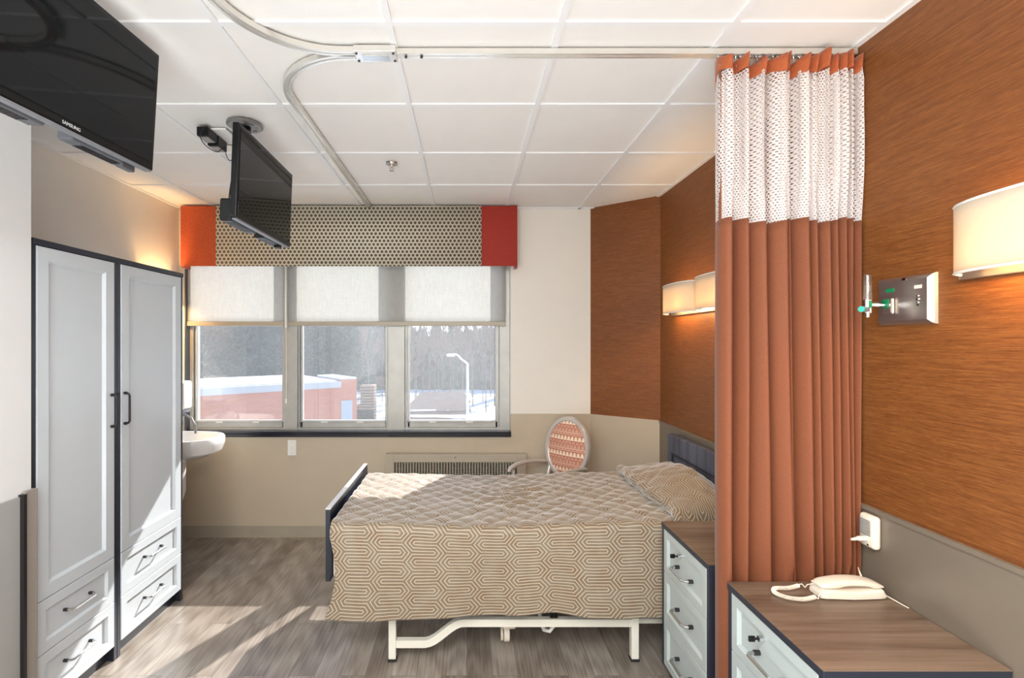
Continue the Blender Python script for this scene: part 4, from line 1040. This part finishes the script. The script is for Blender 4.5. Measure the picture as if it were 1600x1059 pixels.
prism(q, [tuple(A1-nrm*.02), tuple(E-nrm*.02), tuple(E+bk*.5), tuple(A1+bk*.5)], rt+.10, rt+.2); obj('snowy_roof', q, 'snow', bl)
q = B(); c0_, c1_ = A1+d*.02+nrm*.03, A1+d*.68+nrm*.03; prism(q, [tuple(c0_), tuple(c1_), tuple(c1_-nrm*.1), tuple(c0_-nrm*.1)], GZ, CZ-92*27.1/FPX+.0); obj('steel_door', q, 'greydoor', bl)
for k, m_ in ((0, .28), (1, .60)):
    c0_ = A0+d*(k*5.2)+nrm*.03; q = B(); prism(q, [tuple(c0_), tuple(c0_+d*.7), tuple(c0_+d*.7-nrm*.1), tuple(c0_-nrm*.1)], -3.1, -2.6); obj('wall_vent', q, 'parapet', bl)
hv = thing('rooftop_vent', (-14.0, 31, rt), 'grey ventilation unit standing on the snowy flat roof', 'roof vent')
q = B(); c_ = A0-d*.2-nrm*3.2; box(q, c_.x-.5, c_.x+.5, c_.y-.5, c_.y+.5, rt+.07, rt+.67, .05); obj('unit_box', q, 'parapet', hv)
q = B(); lathe(q, (c_.x, c_.y, rt+.67), [(.3, 0), (.3, .6), (.42, .62), (.42, .8), (.1, 1.0)], 16); obj('exhaust_stack', q, 'parapet', hv)
sh = thing('garden_shed', (-2, 33, GZ), 'low shed with pitched snowy shingle roof beyond the lamp post', 'shed')
Ysh = 31.0; ax = (712-VX)*Ysh/FPX; zr = CZ-84*Ysh/FPX; ze = CZ-110*Ysh/FPX; xl, xr_ = (655-VX)*Ysh/FPX-.9, (731-VX)*Ysh/FPX
q = B(); box(q, xl+.2, xr_-.1, Ysh, Ysh+4, GZ, ze); rings_mesh(q, [[(xl+.2, Ysh+.01, ze), (xr_-.1, Ysh+.01, ze), (ax, Ysh+2.01, zr-.05)], [(xl+.2, Ysh+3.99, ze), (xr_-.1, Ysh+3.99, ze), (ax, Ysh+2.02, zr-.05)]]); obj('shed_walls', q, 'shedwall', sh)
def roof_quad(p, th=.12): q = B(); rings_mesh(q, [p, [(x, y, z+th) for x, y, z in p]]); return q
obj('roof_slope', roof_quad([(xl-.1, Ysh-.3, ze-.05), (xr_+.2, Ysh-.3, ze+.05), (xr_-.3, Ysh+2, zr), (xl+.8, Ysh+2, zr-.1)]), 'shingle', sh)
obj('roof_slope', roof_quad([(xl-.1, Ysh+4.3, ze-.05), (xr_+.2, Ysh+4.3, ze+.05), (xr_-.3, Ysh+2, zr), (xl+.8, Ysh+2, zr-.1)]), 'shingle', sh)
q = B()
for a_, b2 in ((.62, .70), (.76, .93), (.1, .5)):
    xa, xb_ = xl+(xr_-xl)*a_, xl+(xr_-xl)*b2; rings_mesh(q, [[(xa, Ysh-.28, ze+.07), (xb_, Ysh-.28, ze+.1), (xb_-.2, Ysh+.5, ze+.27), (xa+.1, Ysh+.2, ze+.17)], [(xa, Ysh-.28, ze+.13), (xb_, Ysh-.28, ze+.16), (xb_-.2, Ysh+.5, ze+.34), (xa+.1, Ysh+.2, ze+.25)]])
obj('roof_snow', q, 'snow', sh)
q = B(); box(q, (705-VX)*Ysh/FPX, (722-VX)*Ysh/FPX, Ysh-.05, Ysh, GZ, ze-.2); obj('shed_door', q, 'greydoor', sh)
lp = thing('parking_lot_light', (0, 28, GZ), 'tall grey parking lot light with curved arm outside the right pane', 'street light')
tx_, tz_ = AT(730.5, 568, 28).x, AT(730.5, 568, 28).z
q = B(); tube(q, [(tx_, 28, GZ), (tx_, 28, tz_)], [.11, .07], 12); obj('pole', q, 'polemetal', lp, True)
q = B(); tube(q, sm3([(tx_, 28, tz_), AT(722, 562, 28), AT(715, 555, 28), AT(709, 553, 28)]), .05, 8); obj('arm', q, 'polemetal', lp, True)
hd = AT(704, 555, 28); q = B(); box(q, hd.x-.22, hd.x+.25, 27.85, 28.15, hd.z-.07, hd.z+.09, .05); obj('lamp_head', q, 'polemetal', lp, True)
pl = thing('pallet_stack', (-6.3, 34, GZ), 'stack of wooden pallets and crates standing in the snow', 'pallet stack')
c_ = AT(578, 640, 36)
for (dx_, w_, h_) in ((-.1, 1.0, 2.6), (-1.0, .8, 1.3), (-.4, 1.5, .9)):
    q = B()
    for k in range(int(h_/.2)): box(q, c_.x+dx_-w_/2, c_.x+dx_+w_/2, c_.y-.5, c_.y+.5, GZ+k*.2, GZ+k*.2+.13)
    obj('pallet_pile', q, 'pallet', pl)

def conifer(name, H, seed):
    rnd = random.Random(seed); t = thing(name, (0, 0, 0), 'tall green pine in the wood beyond the snow', 'tree', 'pines in the wood beyond the snow')
    q = B(); tube(q, [(0, 0, 0), (0, 0, H*.5), (0, 0, H*.98)], [.2, .13, .02], 6); obj('trunk', q, 'bark', t)
    me = B(); z = H*.10
    while z < H*.99:
        R = (1-z/H)**.7*H*.125+.12; nb = 8
        for k in range(nb):
            a = rnd.random()*2*PI; r = R*rnd.uniform(.6, 1.1)
            for s in range(9):
                f = (s+1)/9; c = Vector((math.cos(a)*r*f, math.sin(a)*r*f, z-.15*r*f+.1*math.sin(f*3)+rnd.uniform(-.12, .12)))
                for _ in range(2):
                    dv = Vector((rnd.uniform(-1, 1), rnd.uniform(-1, 1), rnd.uniform(-.4, .7))).normalized(); sd_ = dv.cross(Vector((rnd.uniform(-1, 1), rnd.uniform(-1, 1), rnd.uniform(-1, 1)))).normalized()
                    L_ = rnd.uniform(.25, .5)
                    me.faces.new([me.verts.new(c-sd_*.09), me.verts.new(c+sd_*.09), me.verts.new(c+dv*L_+sd_*.02)])
        z += H*.026
    m_ = bpy.data.meshes.new('foliage'); me.to_mesh(m_); me.free(); m_.materials.append(M['needles']); o = bpy.data.objects.new('foliage', m_); COL.objects.link(o); o.parent = t
    return t
def bare(H, seed):
    rnd = random.Random(seed); t = thing('bare_tree', (0, 0, 0), 'leafless brown tree at the edge of the wood', 'tree', 'leafless trees at the edge of the wood')
    q = B(); tube(q, [(0, 0, 0), (.05, 0, H*.35)], [.13, .09], 6); obj('trunk', q, 'bark', t)
    me = B()
    def br(p, dv, L_, r, dep):
        e_ = p+dv*L_; tube(me, [p, e_], [max(r, .028), max(r*.6, .022)], 3, caps=False)
        if dep == 0: return
        for _ in range(3 if dep > 1 else 4):
            nd = (dv+Vector((rnd.uniform(-.7, .7), rnd.uniform(-.7, .7), rnd.uniform(-.15, .5)))).normalized(); br(p+dv*L_*rnd.uniform(.5, 1), nd, L_*rnd.uniform(.55, .8), r*.6, dep-1)
    br(Vector((.05, 0, H*.18)), Vector((0, 0, 1)), H*.30, .09, 6)
    m_ = bpy.data.meshes.new('branches'); me.to_mesh(m_); me.free(); m_.materials.append(M['twig']); o = bpy.data.objects.new('branches', m_); COL.objects.link(o); o.parent = t
    return t
protos = [conifer('pine_tree', 13, 1), conifer('pine_tree', 15, 2)]; bares = [bare(8.5, 3), bare(9.5, 4)]
rnd = random.Random(11); k = 0
for row, Y in enumerate((44.5, 49, 53.5)):
    x = -38+(row % 2)*2
    while x < 9:
        if x > -8.5 and row < 2: break
        if x > -8.5: x += 2.5
        pr = protos[k % 2]; y = Y+rnd.uniform(-.6, .6)
        t = pr if k < 2 else copy_thing(pr)
        t.location = (x+rnd.uniform(-.3, .3), y, GZ); s = rnd.uniform(.85, 1.1)
        if x > -8.5: s *= .62
        t.scale = (s, s, s); t.rotation_euler = (0, 0, rnd.random()*6.28); k += 1
        xp = x/y*FPX+VX
        t['label'] = 'tall green pine in the wood, seen through the '+('left' if xp < 455 else 'middle' if xp < 620 else 'right')+' window pane'
        t['group'] = 'pines seen through the '+('left' if xp < 455 else 'middle' if xp < 620 else 'right')+' pane'
        x += rnd.uniform(3.9, 4.6)
spots = []
for r_, y in enumerate((40, 43.5, 47, 50.5)):
    n_ = 7
    for c_ in range(n_): spots.append((-8.0+(r_ % 2)*.9+c_*1.9, y+rnd.uniform(-.3, .3), rnd.uniform(.82, 1.05)))
spots.append((-3.9, 29.0, .62))
for k, (x, y, s) in enumerate(spots):
    last = k == len(spots)-1
    pr = bares[k % 2]; t = pr if k < 2 else copy_thing(pr); t.location = (x, y, GZ); t.scale = ((s*.40, s*.40, s) if not last else (s, s, s)); t.rotation_euler = (0, 0, k*1.7)
    if last: t['label'] = 'small leafless tree standing before the shed'; del t['group']
